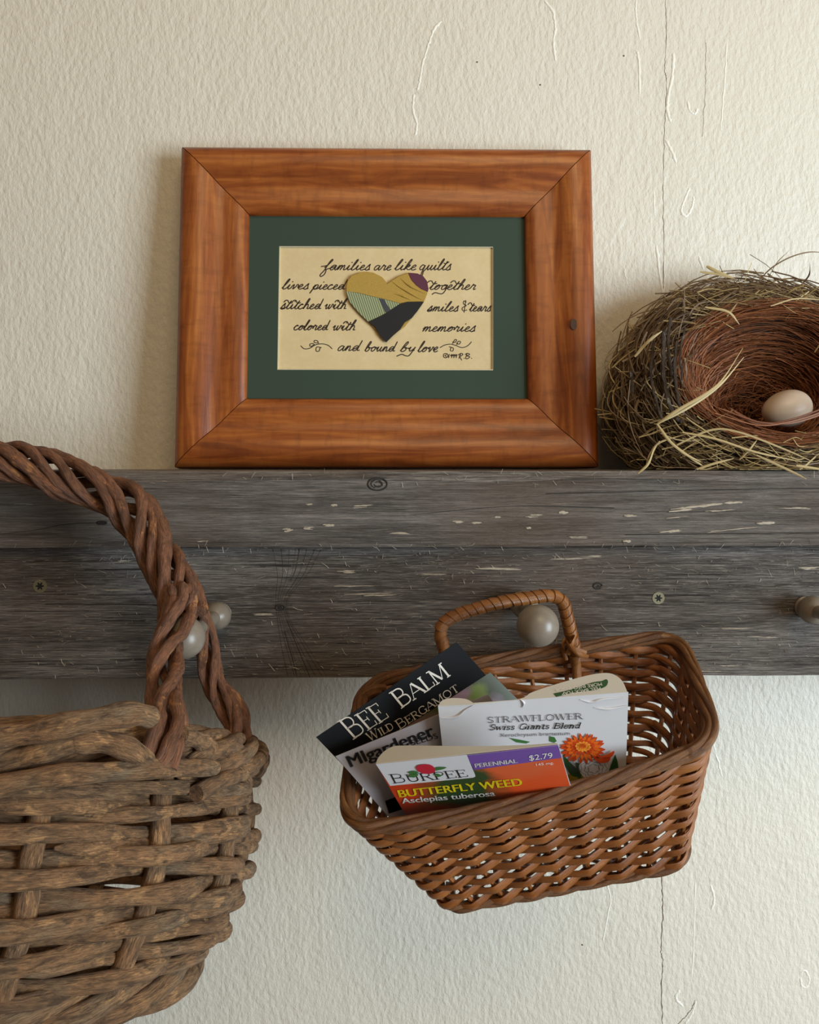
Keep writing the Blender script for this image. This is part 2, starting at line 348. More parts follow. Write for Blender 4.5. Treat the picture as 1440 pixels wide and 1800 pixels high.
for a in [(870, 999, 110, 4, .02), (1000, 982, 100, 3, -.02), (1040, 978, 40, 3, 0), (610, 1005, 36, 4, 0), (650, 1045, 120, 6, -.03), (620, 1030, 80, 4, 0), (1425, 997, 50, 4, -.05), (1300, 1105, 80, 3, 0), (1420, 1000, 30, 3, 0), (1340, 1120, 60, 3, 0), (460, 1080, 50, 3, 0), (220, 987, 50, 3, 0), (130, 1105, 50, 2, 0), (210, 1037, 70, 3, 0), (1240, 1180, 80, 3, 0), (950, 1110, 50, 3, 0), (760, 1010, 60, 3, 0), (1280, 1170, 40, 3, 0)]:
    gouge(*a, rail, .465)
for (x, y, L, h, a, par, d) in [(664, 851, 34, 22, .1, ledge, .458), (180, 919, 16, 5, .1, ledge, .458), (493, 1068, 16, 10, 0, rail, .465), (1051, 1030, 16, 10, .2, rail, .465)]:
    n = 20; mb = MB(); P = [at(x+math.cos(2*math.pi*k/n)*L/2, y+math.sin(2*math.pi*k/n)*h/2, d-.0002) for k in range(n)]
    tube(mb, P, .00045, 5, closed=True)
    for q in range(7):
        s = random.uniform(.2, .85); P = crom([at(x+math.cos(t+q)*L/2*s, y+math.sin(t+q)*h/2*s, d-.0001) for t in (0, .7, 1.5, 2.2)], 4); tube(mb, P, .0003, 4)
    mb.build('knot', M['knot'], par)
# long checks (fine dark splits)
mb = MB()
for pts in [[(0, 939), (60, 932), (120, 921), (178, 919)], [(527, 965), (520, 1000), (511, 1022)], [(400, 1069), (450, 1070), (490, 1068)], [(505, 1090), (520, 1130), (545, 1190)], [(500, 1110), (512, 1150), (522, 1188)], [(960, 868), (1200, 862), (1440, 858)], [(720, 905), (900, 890), (1080, 893)], [(1100, 940), (1300, 938), (1440, 936)]]:
    d = .458 if pts[0][1] < 960 else .465
    tube(mb, crom([at(x, y, d) for x, y in pts], 10), .00022, 4)
for k in range(7):
    o_ = (k-3)*9+random.uniform(-5, 5); tube(mb, crom([at(522+o_*1.6, 966, .465), at(514+o_, 1010, .465), at(497+o_*.45, 1050, .465), at(498+o_*.4, 1085, .465), at(515+o_*.8, 1130, .465), at(540+o_*1.3, 1188, .465)], 8), random.uniform(.00007, .00014), 4)
for k in range(130):
    x = random.uniform(0, 1440); y = random.uniform(972, 1184); L = random.uniform(40, 260)
    tube(mb, [at(x, y, .465), at(x+L*.5, y+random.uniform(-1, 1), .465), at(x+L, y+random.uniform(-1.5, 1.5), .465)], random.uniform(.0001, .00024), 4)
o = mb.build('wood_check', M['knot'], shelf); o['kind'] = 'stuff'
mb = MB()
cl = [(280, 1180, 60), (900, 1140, 60), (850, 1130, 60), (620, 1140, 70), (940, 980, 80), (760, 990, 60), (120, 1140, 70), (1300, 1130, 90), (1020, 985, 60), (420, 1150, 60), (1380, 1000, 60), (220, 990, 90), (1250, 1010, 80), (700, 960, 80)]
for k in range(900):
    cx, cy, sp = random.choice(cl)
    x = random.gauss(cx, sp) if random.random() < .6 else random.uniform(-20, 1460); y = random.gauss(cy, sp*.35) if random.random() < .6 else random.uniform(966, 1188)
    if not (966 < y < 1186): continue
    a = random.choice([random.gauss(0, .25), random.uniform(-1.6, 1.6)]); L = random.uniform(2, 9)*(1 if random.random() < .93 else 2.2); lift = random.uniform(.0003, .0014)
    dx, dy = math.cos(a)*L, math.sin(a)*L
    P = crom([at(x, y, .4651), at(x+dx*.5, y+dy*.5+random.uniform(-1.5, 1.5), .465-lift*.6), at(x+dx, y+dy, .465-lift)], 2)
    tube(mb, P, random.uniform(.00006, .00014), 3)
for k in range(150):
    x = random.uniform(-10, 1450); y = random.choice([random.uniform(828, 850), random.gauss(960, 3)])
    a = random.uniform(-1.6, 1.6); L = random.uniform(3, 12)
    P = [at(x, y, .4582), at(x+math.cos(a)*L, y+math.sin(a)*L, .457)]; tube(mb, P, random.uniform(.00006, .00012), 3)
o = mb.build('splinter', M['splinter'], shelf); o['kind'] = 'stuff'
# pegs
def peg(bx, by, cx, cy):
    b = at(bx, by, .455); c = at(cx, cy, .39); ax = (c-b).normalized(); root = b-ax*.0105; L = (c-root).length
    prof = [(0, .0052), (.002, .0062)]
    for k in range(9): a = -1.1+2.2*k/8; prof.append((.0105+.0079*math.sin(a), .0079*math.cos(a)))
    prof += [(.021, .0038), (.035, .0036), (L-.012, .0040), (L-.0098, .0042)]
    for k in range(1, 21):
        a = math.radians(-66+156*k/20); prof.append((L+.0101*math.sin(a), max(.0101*math.cos(a), .00005)))
    mb = MB(); lathe(mb, root, ax, prof, 40); return mb.build('peg', M['peg'], shelf)
peg(381, 1083, 323, 1121); peg(921, 1062, 945.5, 1100); peg(1429, 1072, 1542, 1112)
def screw(px, py, r):
    c = at(px, py, .4655); R = r*.465/F; V = []; N = 48
    for k in range(N):
        a = 2*math.pi*k/N; st = .46+.15*math.cos(6*a); 
        for rr, y in ((1.0, .0), (.94, -.0008), (st, -.0008), (st*.96, .0012)): V.append((c.x+math.cos(a)*R*rr, c.y+y, c.z+math.sin(a)*R*rr))
    fs = [(4*k+j, 4*((k+1) % N)+j, 4*((k+1) % N)+j+1, 4*k+j+1) for k in range(N) for j in range(3)]
    mb = MB(); mb.add(V, fs); o = mb.build('screw', M['brass'], shelf)
    mb = MB(); mb.add([(c.x+math.cos(2*math.pi*k/N)*R*.62, c.y-.0006, c.z+math.sin(2*math.pi*k/N)*R*.62) for k in range(N)]+[(c.x+math.cos(2*math.pi*k/N)*R*.62, c.y+.001, c.z+math.sin(2*math.pi*k/N)*R*.62) for k in range(N)], [tuple(range(N)), tuple(range(2*N-1, N-1, -1))])
    mb.build('star_recess', M['hole'], o)
    mb = MB(); P = [(c.x+math.cos(2*math.pi*k/N)*R*1.04, c.y-.0001, c.z+math.sin(2*math.pi*k/N)*R*1.04) for k in range(N)]; tube(mb, P, .0003, 4, closed=True); mb.build('countersink', M['hole'], o)
screw(71, 1030, 12.5); screw(1157, 1051, 11.5)

# ---------------------------------------------------------------- plane helper for flat things and print
class Plane:
    def __init__(s, a, b, c):
        s.a = a; s.n = (b-a).cross(c-a).normalized()
        if s.n.dot(CAM-a) < 0: s.n = -s.n
        s.u = (b-a).normalized(); s.v = s.n.cross(s.u)
    def px(s, x, y, off=0.0):
        r = ray(x, y); p0 = s.a+s.n*off; return CAM+r*((p0-CAM).dot(s.n)/r.dot(s.n))
def plate(pl, pts, off, th, sc=None):
    mb = MB(); P = [pl.px(x, y, off) for x, y in pts]; prism(mb, P, -pl.n*th, sc); return mb
def strokes(mb, pl, polys, wid, off, mapf, smooth=True, caps=True):
    "flat pen strokes: ribbons lying on the plane. polys = list of (points, weight)"
    for pts, wt in polys:
        P2 = [mapf(x, y) for x, y in pts]
        W = [pl.px(x, y, off) for x, y in P2]
        P = crom(W, 5) if (smooth and len(W) > 2) else np.array([tuple(p) for p in W])
        T = np.gradient(P, axis=0) if len(P) > 1 else P*0; nrm = np.array(pl.n)
        Nn = np.cross(np.broadcast_to(nrm, T.shape), T); Nn /= np.linalg.norm(Nn, axis=1)[:, None]+1e-12
        if not smooth and len(P) > 2:    # proper mitres
            d = np.diff(P, axis=0); d /= np.linalg.norm(d, axis=1)[:, None]; nn = np.cross(nrm, d)
            Nn = np.vstack([nn[0], (nn[:-1]+nn[1:])/np.maximum(.35, (1+(nn[:-1]*nn[1:]).sum(1)))[:, None], nn[-1]])
        T = T/(np.linalg.norm(T, axis=1)[:, None]+1e-12); hw = wid*wt/2
        if caps: P = P.copy(); P[0] -= T[0]*hw*.6; P[-1] += T[-1]*hw*.6
        V = np.empty((2*len(P), 3)); V[0::2] = P+Nn*hw; V[1::2] = P-Nn*hw
        mb.add(V, [(2*i, 2*i+1, 2*i+3, 2*i+2) for i in range(len(P)-1)])
def txt(pl, s, a, b, up, mat, name, parent, off=.0003, bold=0.0, shear=0.0):
    "built-in font text stretched onto baseline a->b (photo px) with cap height vector up"
    c = bpy.data.curves.new('tmp', 'FONT'); c.body = s; o = bpy.data.objects.new('tmp', c); COL.objects.link(o)
    me = o.to_mesh(); V = np.array([v.co[:] for v in me.vertices]); fs = [tuple(p.vertices) for p in me.polygons]
    o.to_mesh_clear(); bpy.data.objects.remove(o)
    x0, x1 = V[:, 0].min(), V[:, 0].max(); H = .70
    W = [pl.px(a[0]+(b[0]-a[0])*((x-x0)/(x1-x0)+shear*y)+up[0]*y/H, a[1]+(b[1]-a[1])*((x-x0)/(x1-x0)+shear*y)+up[1]*y/H, off) for x, y, _ in V]
    mb = MB(); mb.add(W, fs)
    if bold:      # heavier strokes: the same outline struck again slightly to each side
        eu = Vector((b[0]-a[0], b[1]-a[1])); ew = pl.px(a[0]+eu.x/eu.length, a[1]+eu.y/eu.length)-pl.px(*a)
        for q_ in (-1, 1): mb.add([w_+ew*q_*bold*Vector(up).length/H*1.0 for w_ in W], fs)
    return mb.build(name, mat, parent, smooth=False)
# serif capitals as skeletons: ([points], weight); S = serif at point. cap height 1
K = 1.0; t = .38
GL = {
 'A': (.80, [([(.02, 0), (.36, 1)], t), ([(.40, 1), (.76, 0)], K), ([(.15, .36), (.62, .36)], t)], [(.03, 0), (.76, 0)]),
 'B': (.70, [([(.14, 0), (.14, 1)], K), ([(.14, .97), (.40, .97), (.53, .86), (.53, .66), (.40, .53), (.14, .53)], t+.25), ([(.14, .53), (.44, .53), (.60, .42), (.60, .14), (.44, .03), (.14, .03)], t+.25)], [(.12, 0), (.12, 1)]),
 'E': (.64, [([(.14, 0), (.14, 1)], K), ([(.14, .97), (.56, .97), (.56, .78)], t), ([(.14, .52), (.42, .52)], t), ([(.42, .64), (.42, .40)], t), ([(.14, .03), (.58, .03), (.60, .25)], t)], [(.12, 0), (.12, 1)]),
 'F': (.60, [([(.14, 0), (.14, 1)], K), ([(.14, .97), (.56, .97), (.56, .78)], t), ([(.14, .52), (.42, .52)], t), ([(.42, .64), (.42, .40)], t)], [(.14, 0), (.12, 1)]),
 'G': (.80, [([(.70, .80), (.56, .97), (.36, .99), (.16, .85), (.08, .5), (.16, .15), (.38, .01), (.60, .06), (.68, .2)], .75), ([(.68, .05), (.68, .42)], K)], [(.66, .43)]),
 'I': (.34, [([(.16, 0), (.16, 1)], K)], [(.16, 0), (.16, 1)]),
 'L': (.62, [([(.14, 0), (.14, 1)], K), ([(.14, .03), (.56, .03), (.58, .28)], t)], [(.14, 0), (.14, 1)]),
 'M': (.98, [([(.12, 0), (.12, 1)], t+.2), ([(.12, 1), (.46, .08)], K), ([(.46, .08), (.80, 1)], t), ([(.82, 0), (.82, 1)], K)], [(.12, 0), (.82, 0), (.08, 1), (.86, 1)]),
 'O': (.86, [([(.42, .99), (.18, .86), (.08, .5), (.18, .14), (.42, .01), (.66, .14), (.76, .5), (.66, .86), (.42, .99)], .8)], []),
 'P': (.64, [([(.14, 0), (.14, 1)], K), ([(.14, .97), (.42, .97), (.57, .84), (.57, .62), (.42, .48), (.14, .48)], t+.25)], [(.14, 0), (.12, 1)]),
 'R': (.76, [([(.14, 0), (.14, 1)], K), ([(.14, .97), (.42, .97), (.56, .85), (.56, .65), (.42, .52), (.14, .52)], t+.25), ([(.36, .52), (.68, 0)], K)], [(.14, 0), (.12, 1), (.70, 0)]),
 'S': (.60, [([(.50, .82), (.40, .97), (.22, .97), (.09, .84), (.10, .66), (.30, .52), (.48, .38), (.50, .16), (.36, .03), (.18, .03), (.07, .2)], .75)], []),
 'T': (.72, [([(.36, 0), (.36, 1)], K), ([(.06, .78), (.06, .97), (.66, .97), (.66, .78)], t)], [(.36, 0)]),
 'U': (.80, [([(.16, 1), (.16, .3), (.26, .05), (.46, .02), (.62, .16), (.64, .4), (.64, 1)], .8)], [(.16, 1), (.64, 1)]),
 'W': (1.1, [([(.08, 1), (.32, 0)], K), ([(.32, 0), (.54, .95)], t), ([(.54, .95), (.76, 0)], K), ([(.76, 0), (1.0, 1)], t)], [(.08, 1), (.54, 1), (1.0, 1)]),
 'D': (.80, [([(.14, 0), (.14, 1)], K), ([(.14, .97), (.42, .97), (.64, .82), (.70, .5), (.64, .18), (.42, .03), (.14, .03)], .7)], [(.14, 0), (.12, 1)]),
 'i': (.30, [([(.15, 0), (.15, .62)], K), ([(.15, .85), (.15, .92)], K)], [(.15, 0), (.10, .62)]),
 's': (.46, [([(.38, .5), (.24, .63), (.10, .52), (.14, .38), (.34, .28), (.38, .12), (.24, 0), (.06, .1)], .75)], []),
 'w': (.80, [([(.06, .62), (.24, 0)], K), ([(.24, 0), (.38, .6)], t), ([(.38, .6), (.54, 0)], K), ([(.54, 0), (.72, .62)], t)], [(.06, .62), (.72, .62)]),
 'a': (.56, [([(.12, .52), (.26, .63), (.40, .52), (.42, .1), (.5, 0)], K), ([(.40, .38), (.16, .3), (.08, .14), (.2, 0), (.40, .12)], .6)], []),
 'n': (.62, [([(.14, 0), (.14, .62)], K), ([(.14, .45), (.30, .62), (.46, .5), (.46, 0)], K)], [(.14, 0), (.46, 0), (.10, .62)]),
 't': (.40, [([(.18, .85), (.18, .12), (.26, .0), (.38, .08)], K), ([(.04, .62), (.36, .62)], t)], []),
 'l': (.30, [([(.15, 0), (.15, 1)], K)], [(.15, 0), (.10, 1)]),
 'e': (.54, [([(.10, .33), (.46, .33), (.42, .55), (.28, .63), (.12, .5), (.08, .3), (.14, .08), (.3, 0), (.46, .12)], .7)], []),
 'd': (.62, [([(.46, 1), (.46, .05)], K), ([(.46, .5), (.28, .63), (.12, .5), (.08, .3), (.14, .08), (.28, 0), (.46, .14)], .7)], [(.42, 1), (.5, 0)]),
 ' ': (.40, [], []),
}
def serif(pl, s, a, b, up, wid, mat, name, parent, off=.0003, big=None, italic=0.0, arch=0.0):
    "skeletal serif lettering along baseline a->b; big = scale of the first letter of each word"
    x = 0; items = []; first = True
    for ch in s:
        g = GL[ch]; k = (big if (first and big) else 1.0) if ch != ' ' else 1.0
        items.append((g, x, k)); x += g[0]*k; first = ch == ' '
    tot = x-.06; mb = MB(); polys = []
    for g, x0, k in items:
        for pts, wt in g[1]: polys.append(([(x0+px*k+italic*py*k, py*k) for px, py in pts], wt, len(pts) > 4))
        for (px, py) in g[2]: polys.append(([(x0+px*k-.11+italic*py*k, py*k), (x0+px*k+.11+italic*py*k, py*k)], .5, False))
    def mf(x, y): f = x/tot; return (a[0]+(b[0]-a[0])*f+up[0]*y, a[1]+(b[1]-a[1])*f+up[1]*y-arch*math.sin(math.pi*f))
    for pts, wt, sm in polys: strokes(mb, pl, [(pts, wt)], wid, off, mf, smooth=sm, caps=False)
    return mb.build(name, mat, parent, smooth=False)

# ---------------------------------------------------------------- framed picture
A_ = at(303, 823, .508); B_ = at(1056, 822, .508); T_ = at(679, 255, .529)
zs = Vector((0, 0, SHZ+.0021-min(A_.z, B_.z))); A_ += zs; B_ += zs
up_ = (T_-(A_+B_)/2); FP = Plane(A_, B_, A_+up_)
FU = FP.u; FV = (up_-FU*up_.dot(FU)).normalized(); FN = FP.n
W0 = (B_-A_).length; H0 = up_.length
pf = empty('framed_quilt_saying', (A_+B_)/2, 'stained pine picture frame with green mat and handwritten quilt saying, leaning on the wall', 'picture frame')
A_ = A_-FN*.0165     # back plane origin
def fp(u, v, n): return A_+FU*u+FV*v+FN*n
fw = (FP.px(430, 600)-FP.px(305, 600)).length*.985
PROF = [(0, 0), (0, .011), (.0008, .0135), (.003, .0158), (.007, .0172), (.012, .0172), (.016, .0160), (.020, .0138), (.0235, .0122), (.027, .0119), (.031, .0123), (.0345, .0124), (.038, .0114), (.040, .0098), (1, .0088), (1, 0)]
pw = [min(p[0]/.0408, 1)*fw for p in PROF]
def frail(side, lab):
    V = []; SC = []; n = len(PROF); NS = 24
    L = W0 if side in 'tb' else H0
    for i in range(NS+1):
        for k, (_, h) in enumerate(PROF):
            w_ = pw[k]; s = w_+.0003+(L-2*w_-.0006)*i/NS
            if side == 'b': p = (s, w_)
            elif side == 't': p = (W0-s, H0-w_)
            elif side == 'l': p = (w_, H0-s)
            else: p = (W0-w_, s)
            V.append(fp(p[0], p[1], h)); SC.append((s+ord(side)*.37, w_+ord(side)*.11, h*.4))
    fs = [(i*n+k, i*n+k+1, (i+1)*n+k+1, (i+1)*n+k) for i in range(NS) for k in range(n-1)]
    fs += [(i*n+n-1, i*n, (i+1)*n, (i+1)*n+n-1) for i in range(NS)]
    fs += [tuple(range(n))[::-1], tuple(NS*n+k for k in range(n))]
    mb = MB(); mb.add(V, fs, SC); o = mb.build('frame_rail', M['frame'], pf)
    return o
for sd in 'tblr': frail(sd, '')

kc = FP.px(1009, 570, .0006); mb = MB(); K_ = [kc+FU*(math.cos(a)*.0022)+FV*(math.sin(a)*.0036) for a in np.linspace(0, 2*math.pi, 18, endpoint=False)]; prism(mb, K_, -FN*.002)
mb.build('knot', plain('pine_knot', srgb(58, 26, 12), .4, var=.4, scale=900), pf)
def mplate(pts, off, th, name, mat, parent, smooth=False): return plate(FP, pts, off, th).build(name, mat, parent, smooth=smooth)
def ringplate(outer, inner, off, th, name, mat, parent, bevel=None):
    O = [FP.px(x, y, off) for x, y in outer]; I = [FP.px(x, y, off) for x, y in inner]; d = -FN*th; n = 4
    V = O+I+[p+d for p in O]+[p+d for p in I]; fs = []
    for i in range(4):
        j = (i+1) % 4; fs += [(i, j, 4+j, 4+i), (8+i, 12+i, 12+j, 8+j), (i, 8+i, 8+j, j), (4+i, 4+j, 12+j, 12+i)]
    mb = MB(); mb.add(V, fs); return mb.build(name, mat, parent, smooth=False)
mo = [(422, 359), (940, 358), (946, 711), (418, 715)]; mi = [(491, 432.5), (867.5, 433.5), (867.5, 651), (487.5, 650)]
ringplate(mo, mi, -.0096, .0014, 'mat_board', M['mat'], pf)['label'] = 'dark green mat board'
mi2 = [(492.3, 434), (866.4, 434.8), (866.4, 649.5), (489, 648.7)]
ringplate(mi, mi2, -.0098, .0012, 'mat_bevel', M['matbev'], pf)
mplate([(480, 422), (878, 423), (878, 662), (476, 661)], -.0110, .0008, 'card', M['card'], pf)['label'] = 'cream parchment card with handwriting'
mplate([(332, 275), (1026, 272), (1040, 803), (320, 804)], -.0128, .002, 'backing_board', M['cream'], pf)
# cursive hand: one polyline per letter in x-height units, '|' lifts the pen
CUR = {
 'a': (1.35, [[(1.0, .85), (.6, 1.02), (.25, .6), (.3, .1), (.65, .05), (1.0, .7), (1.03, .95), (1.02, .3), (1.15, .0), (1.35, .15)]]),
 'b': (1.15, [[(.1, .2), (.5, 1.3), (.62, 2.0), (.4, 2.1), (.22, 1.2), (.2, .2), (.55, 0), (.85, .4), (.72, .9), (.6, .75), (1.15, .75)]]),
 'c': (1.0, [[(.05, .45), (.4, .9), (.78, .9), (.5, 1.04), (.15, .6), (.25, .08), (.6, 0), (1.0, .25)]]),
 'd': (1.4, [[(.95, .8), (.55, 1.02), (.2, .55), (.35, .05), (.75, .1), (1.0, .8), (1.08, 2.15), (1.02, .8), (1.05, .1), (1.4, .12)]]),
 'e': (.95, [[(.1, .3), (.6, .6), (.7, .9), (.45, 1.02), (.2, .6), (.3, .08), (.65, 0), (.95, .2)]]),
 'f': (.95, [[(.1, .5), (.6, 1.4), (.85, 2.1), (.65, 2.2), (.42, 1.4), (.28, 0), (-.05, -1.0), (.2, -1.4), (.6, -1.0), (.62, -.3), (.5, .1), (.95, .3)], [(-.6, .72), (.0, .85), (.45, 1.0)]]),
 'g': (1.1, [[(.9, .85), (.5, 1.02), (.2, .5), (.35, .05), (.75, .15), (1.0, .95), (.98, .1)], [(1.0, .95), (1.05, -.2), (.85, -.85), (.3, -.85), (-.5, -.65), (-.85, -1.0)], [(.95, .05), (1.1, .2)]]),
 'h': (1.2, [[(.1, .2), (.5, 1.3), (.62, 2.1), (.42, 2.1), (.25, 1.2), (.15, 0), (.35, .7), (.7, 1), (.88, .6), (.85, .1), (1.2, .1)]]),
 'i': (.75, [[(.1, .3), (.35, 1), (.3, .3), (.45, 0), (.75, .2)], [(.5, 1.55), (.56, 1.62)]]),
 'k': (1.05, [[(.1, .2), (.5, 1.3), (.62, 2.1), (.42, 2.1), (.25, 1.2), (.15, 0), (.45, .85), (.75, 1.05), (.7, .7), (.35, .5), (.7, .1), (1.05, .1)]]),
 'l': (.8, [[(.1, .2), (.5, 1.3), (.65, 2.1), (.45, 2.1), (.25, 1.0), (.3, .1), (.55, 0), (.8, .2)]]),
 'm': (1.6, [[(.1, .5), (.3, 1), (.28, .5), (.2, 0), (.45, .8), (.65, 1), (.74, .6), (.65, 0), (.9, .8), (1.1, 1), (1.2, .6), (1.25, .05), (1.6, .15)]]),
 'n': (1.15, [[(.1, .5), (.3, 1), (.28, .5), (.2, 0), (.45, .8), (.65, 1), (.78, .6), (.8, .05), (1.15, .15)]]),
 'o': (1.1, [[(.7, .95), (.3, .85), (.15, .4), (.4, 0), (.8, .3), (.8, .8), (.55, 1.0), (.75, .8), (1.1, .85)]]),
 'p': (1.1, [[(.1, .4), (.38, 1), (.2, 0), (.0, -.9), (.22, .2), (.5, .9), (.85, .95), (.9, .4), (.55, .0), (.35, .15), (.75, .05), (1.1, .2)]]),
 'q': (1.4, [[(.9, .85), (.5, 1.02), (.2, .5), (.4, .05), (.8, .2), (1.0, .95), (.92, -.3), (1.0, -1.1), (1.25, -1.0), (1.15, -.3), (1.4, .2)]]),
 'r': (1.05, [[(.1, .3), (.35, 1.15), (.42, .9), (.78, .9), (.7, .3), (.8, 0), (1.05, .15)]]),
 's': (.95, [[(.1, .15), (.6, 1.2), (.65, .8), (.8, .3), (.5, -.05), (.15, .12)], [(.5, -.04), (.95, .12)]]),
 't': (.85, [[(.1, .3), (.5, 1.2), (.62, 1.75), (.45, 1.0), (.33, .2), (.55, 0), (.85, .15)], [(-.75, 1.45), (-.55, 1.8), (-.15, 1.8), (.2, 1.4), (.45, 1.2), (.95, 1.3)]]),
 'u': (1.25, [[(.1, .4), (.3, 1), (.25, .4), (.4, 0), (.75, .4), (.9, 1), (.85, .3), (1.0, 0), (1.25, .15)]]),
 'v': (1.1, [[(.1, .6), (.3, 1), (.4, .5), (.45, 0), (.75, .5), (.85, 1), (1.1, .85)]]),
 'w': (1.6, [[(-.05, .6), (.25, 1), (.25, .3), (.4, 0), (.7, .4), (.8, 1), (.8, .3), (.95, 0), (1.25, .5), (1.3, 1), (1.6, .85)]]),
 'y': (1.1, [[(.1, .6), (.3, 1), (.3, .4), (.5, .1), (.85, .5), (1, 1), (.9, 0), (.75, -.9), (.2, -.9), (-.5, -.6), (-1.1, -1.0)], [(.85, .2), (1.1, .3)]]),
}
mbw = MB()
def cursive(word, x0, x1, by0, xh, by1=None, mbx=None):
    by1 = by0 if by1 is None else by1; x = 0; run = []; polys = []
    for ch in word:
        wd, st = CUR[ch]; run += [(x+px+.42*py, py) for px, py in st[0]]
        for e in st[1:]:
            if ch == 'f' and x > 0: continue
            if ch == 't' and word in ('quilts',): e = [(.1, 1.35), (.45, 1.25), (.9, 1.6)]
            polys.append([(x+px+.42*py, py) for px, py in e])
        x += wd
    polys.append(run); sx = (x1-x0)/(x+.25)
    mf = lambda X, Y: (x0+X*sx, by0+(by1-by0)*X/x-Y*xh)
    strokes(mbw, FP, [(p, 1) for p in polys], .00062, -.01085, mf)
for wd in [('families', 568, 652, 474.5, 8.3), ('are', 655, 689, 474.8, 8.3), ('like', 692, 733, 474.5, 8.5), ('quilts', 735, 794, 474.5, 8.8),
           ('lives', 494, 544, 508, 8), ('pieced', 548, 608, 508.5, 8), ('stitched', 492, 566, 543, 8.3), ('with', 570, 610, 543, 8.3),
           ('colored', 515, 578, 580, 8), ('with', 584, 626, 580.5, 8.3), ('and', 591, 634, 616.5, 8.5), ('bound', 640, 696, 617.5, 8),
           ('by', 702, 730, 618, 8), ('love', 733, 771, 618.5, 8.5), ('together', 753, 838, 509, 8.3), ('smiles', 750, 807, 547, 7.8), ('tears', 824, 864, 547, 8), ('memories', 741, 837, 582.5, 8.2)]: cursive(*wd)
idm = lambda x, y: (x, y)
ex = [[(820, 531), (816, 529), (815, 534), (820, 537), (813, 541), (814, 546), (821, 545)], [(819, 528), (816, 549)],
      [(529, 608), (535, 613), (545, 612), (555, 606), (567, 604.5), (577, 607), (584, 613)], [(553, 606), (546, 609), (545, 605), (550, 604), (553, 606)], [(560, 603), (553, 602), (553, 598.5), (558, 599), (560, 603)], [(565, 611), (557, 610), (556, 617), (561, 617), (563, 611)],
      [(774, 611), (782, 606.5), (792, 605), (801, 607), (812, 611), (822, 608), (829, 601)], [(796, 604), (800, 597), (803, 598), (800, 602), (796, 601)], [(803, 606), (806, 600), (810, 601), (807, 605), (803, 603)], [(790, 609.5), (797, 612), (796, 617), (792, 616), (793, 611)],
      [(786, 621.5), (781, 622), (780, 627), (784, 629), (788, 626), (786, 621.5)], [(785, 623.5), (782.5, 625), (785, 627)], [(790, 622.5), (789, 629)],
      [(794, 623), (792.5, 625.5), (795, 625), (795.5, 623), (794, 629)], [(798, 623), (796.5, 625.5), (799, 625), (799.5, 623), (798, 629)], [(802, 623), (800.5, 625.5), (803, 625), (803.5, 623), (802, 629)],
      [(810, 622), (807, 630)], [(806, 624), (811, 621), (814, 623), (810, 626), (808, 626), (812, 633)], [(816, 629.5), (816.6, 630)], [(821, 622), (819, 630), (823, 630), (826, 627), (821, 625.5), (826, 623), (822, 621), (818, 623)], [(829, 629.5), (829.6, 630)]]
strokes(mbw, FP, [(p, .9) for p in ex], .00055, -.01085, idm)
o = mbw.build('handwriting', M['ink'], pf, smooth=False); o['label'] = 'brown cursive handwriting around the heart'
# fabric heart
def q(pts): return [(470+x/3.4286, 420+y/3.4286) for x, y in pts]
HO = q([(722, 270), (706, 245), (690, 228), (640, 203), (600, 198), (560, 200), (510, 218), (484, 250), (474, 290), (480, 335), (500, 380), (530, 415), (560, 450), (585, 475), (612, 502), (680, 580), (718, 620), (760, 578), (830, 525), (870, 475), (905, 432), (943, 380), (962, 335), (970, 295), (962, 255), (940, 225), (905, 208), (850, 203), (795, 222), (750, 250)])
hb = plate(FP, HO, -.0098, .0011).build('fabric_heart', M['fgold'], pf, smooth=False); hb['label'] = 'patchwork fabric heart in gold, pale green, black and plum'
def patch(pts, off, th, mat, lab):
    o = plate(FP, q(pts), off, th).build('patch', M[mat], hb, smooth=False); o['label'] = lab
patch([(722, 273), (706, 248), (690, 231), (640, 206), (600, 201), (560, 203), (510, 221), (486, 252), (477, 290), (478, 316), (540, 322), (620, 342), (700, 360), (800, 387), (845, 378), (943, 376), (962, 335), (968, 295), (962, 258), (940, 228), (905, 211), (850, 206), (795, 225), (750, 253)], -.0089, .0009, 'fgold', 'gold cloth patch')
patch([(850, 204), (905, 208), (940, 224), (963, 254), (972, 300), (968, 318), (930, 302), (900, 280), (870, 248)], -.0086, .0006, 'fpurple', 'plum cloth patch')
patch([(477, 316), (540, 324), (620, 344), (700, 362), (800, 389), (750, 425), (700, 455), (612, 501), (560, 452), (528, 416), (499, 381), (481, 338)], -.0090, .0008, 'fgreen', 'pale green ribbed patch')
patch([(672, 358), (704, 364), (722, 395), (745, 430), (714, 444), (695, 405)], -.0088, .0006, 'fstripe', 'grey stripe patch')
patch([(610, 498), (670, 470), (720, 445), (770, 410), (810, 390), (850, 379), (943, 379), (905, 434), (870, 477), (830, 500), (800, 545), (760, 580), (718, 621), (680, 582), (650, 530)], -.0087, .0007, 'fblack', 'black cloth patch')
for pts in [[(745, 250), (790, 285), (850, 320), (900, 350), (940, 370)], [(800, 235), (840, 270), (890, 300), (950, 330)], [(760, 330), (820, 345), (870, 372)]]:
    mb = MB(); P = crom([FP.px(x, y, -.0089) for x, y in q(pts)], 6); rr = np.interp(np.linspace(0, 1, len(P)), [0, .5, 1], [.0001, .0009, .0001]); tube(mb, P, rr, 8); mb.build('fold', M['fgold'], hb)

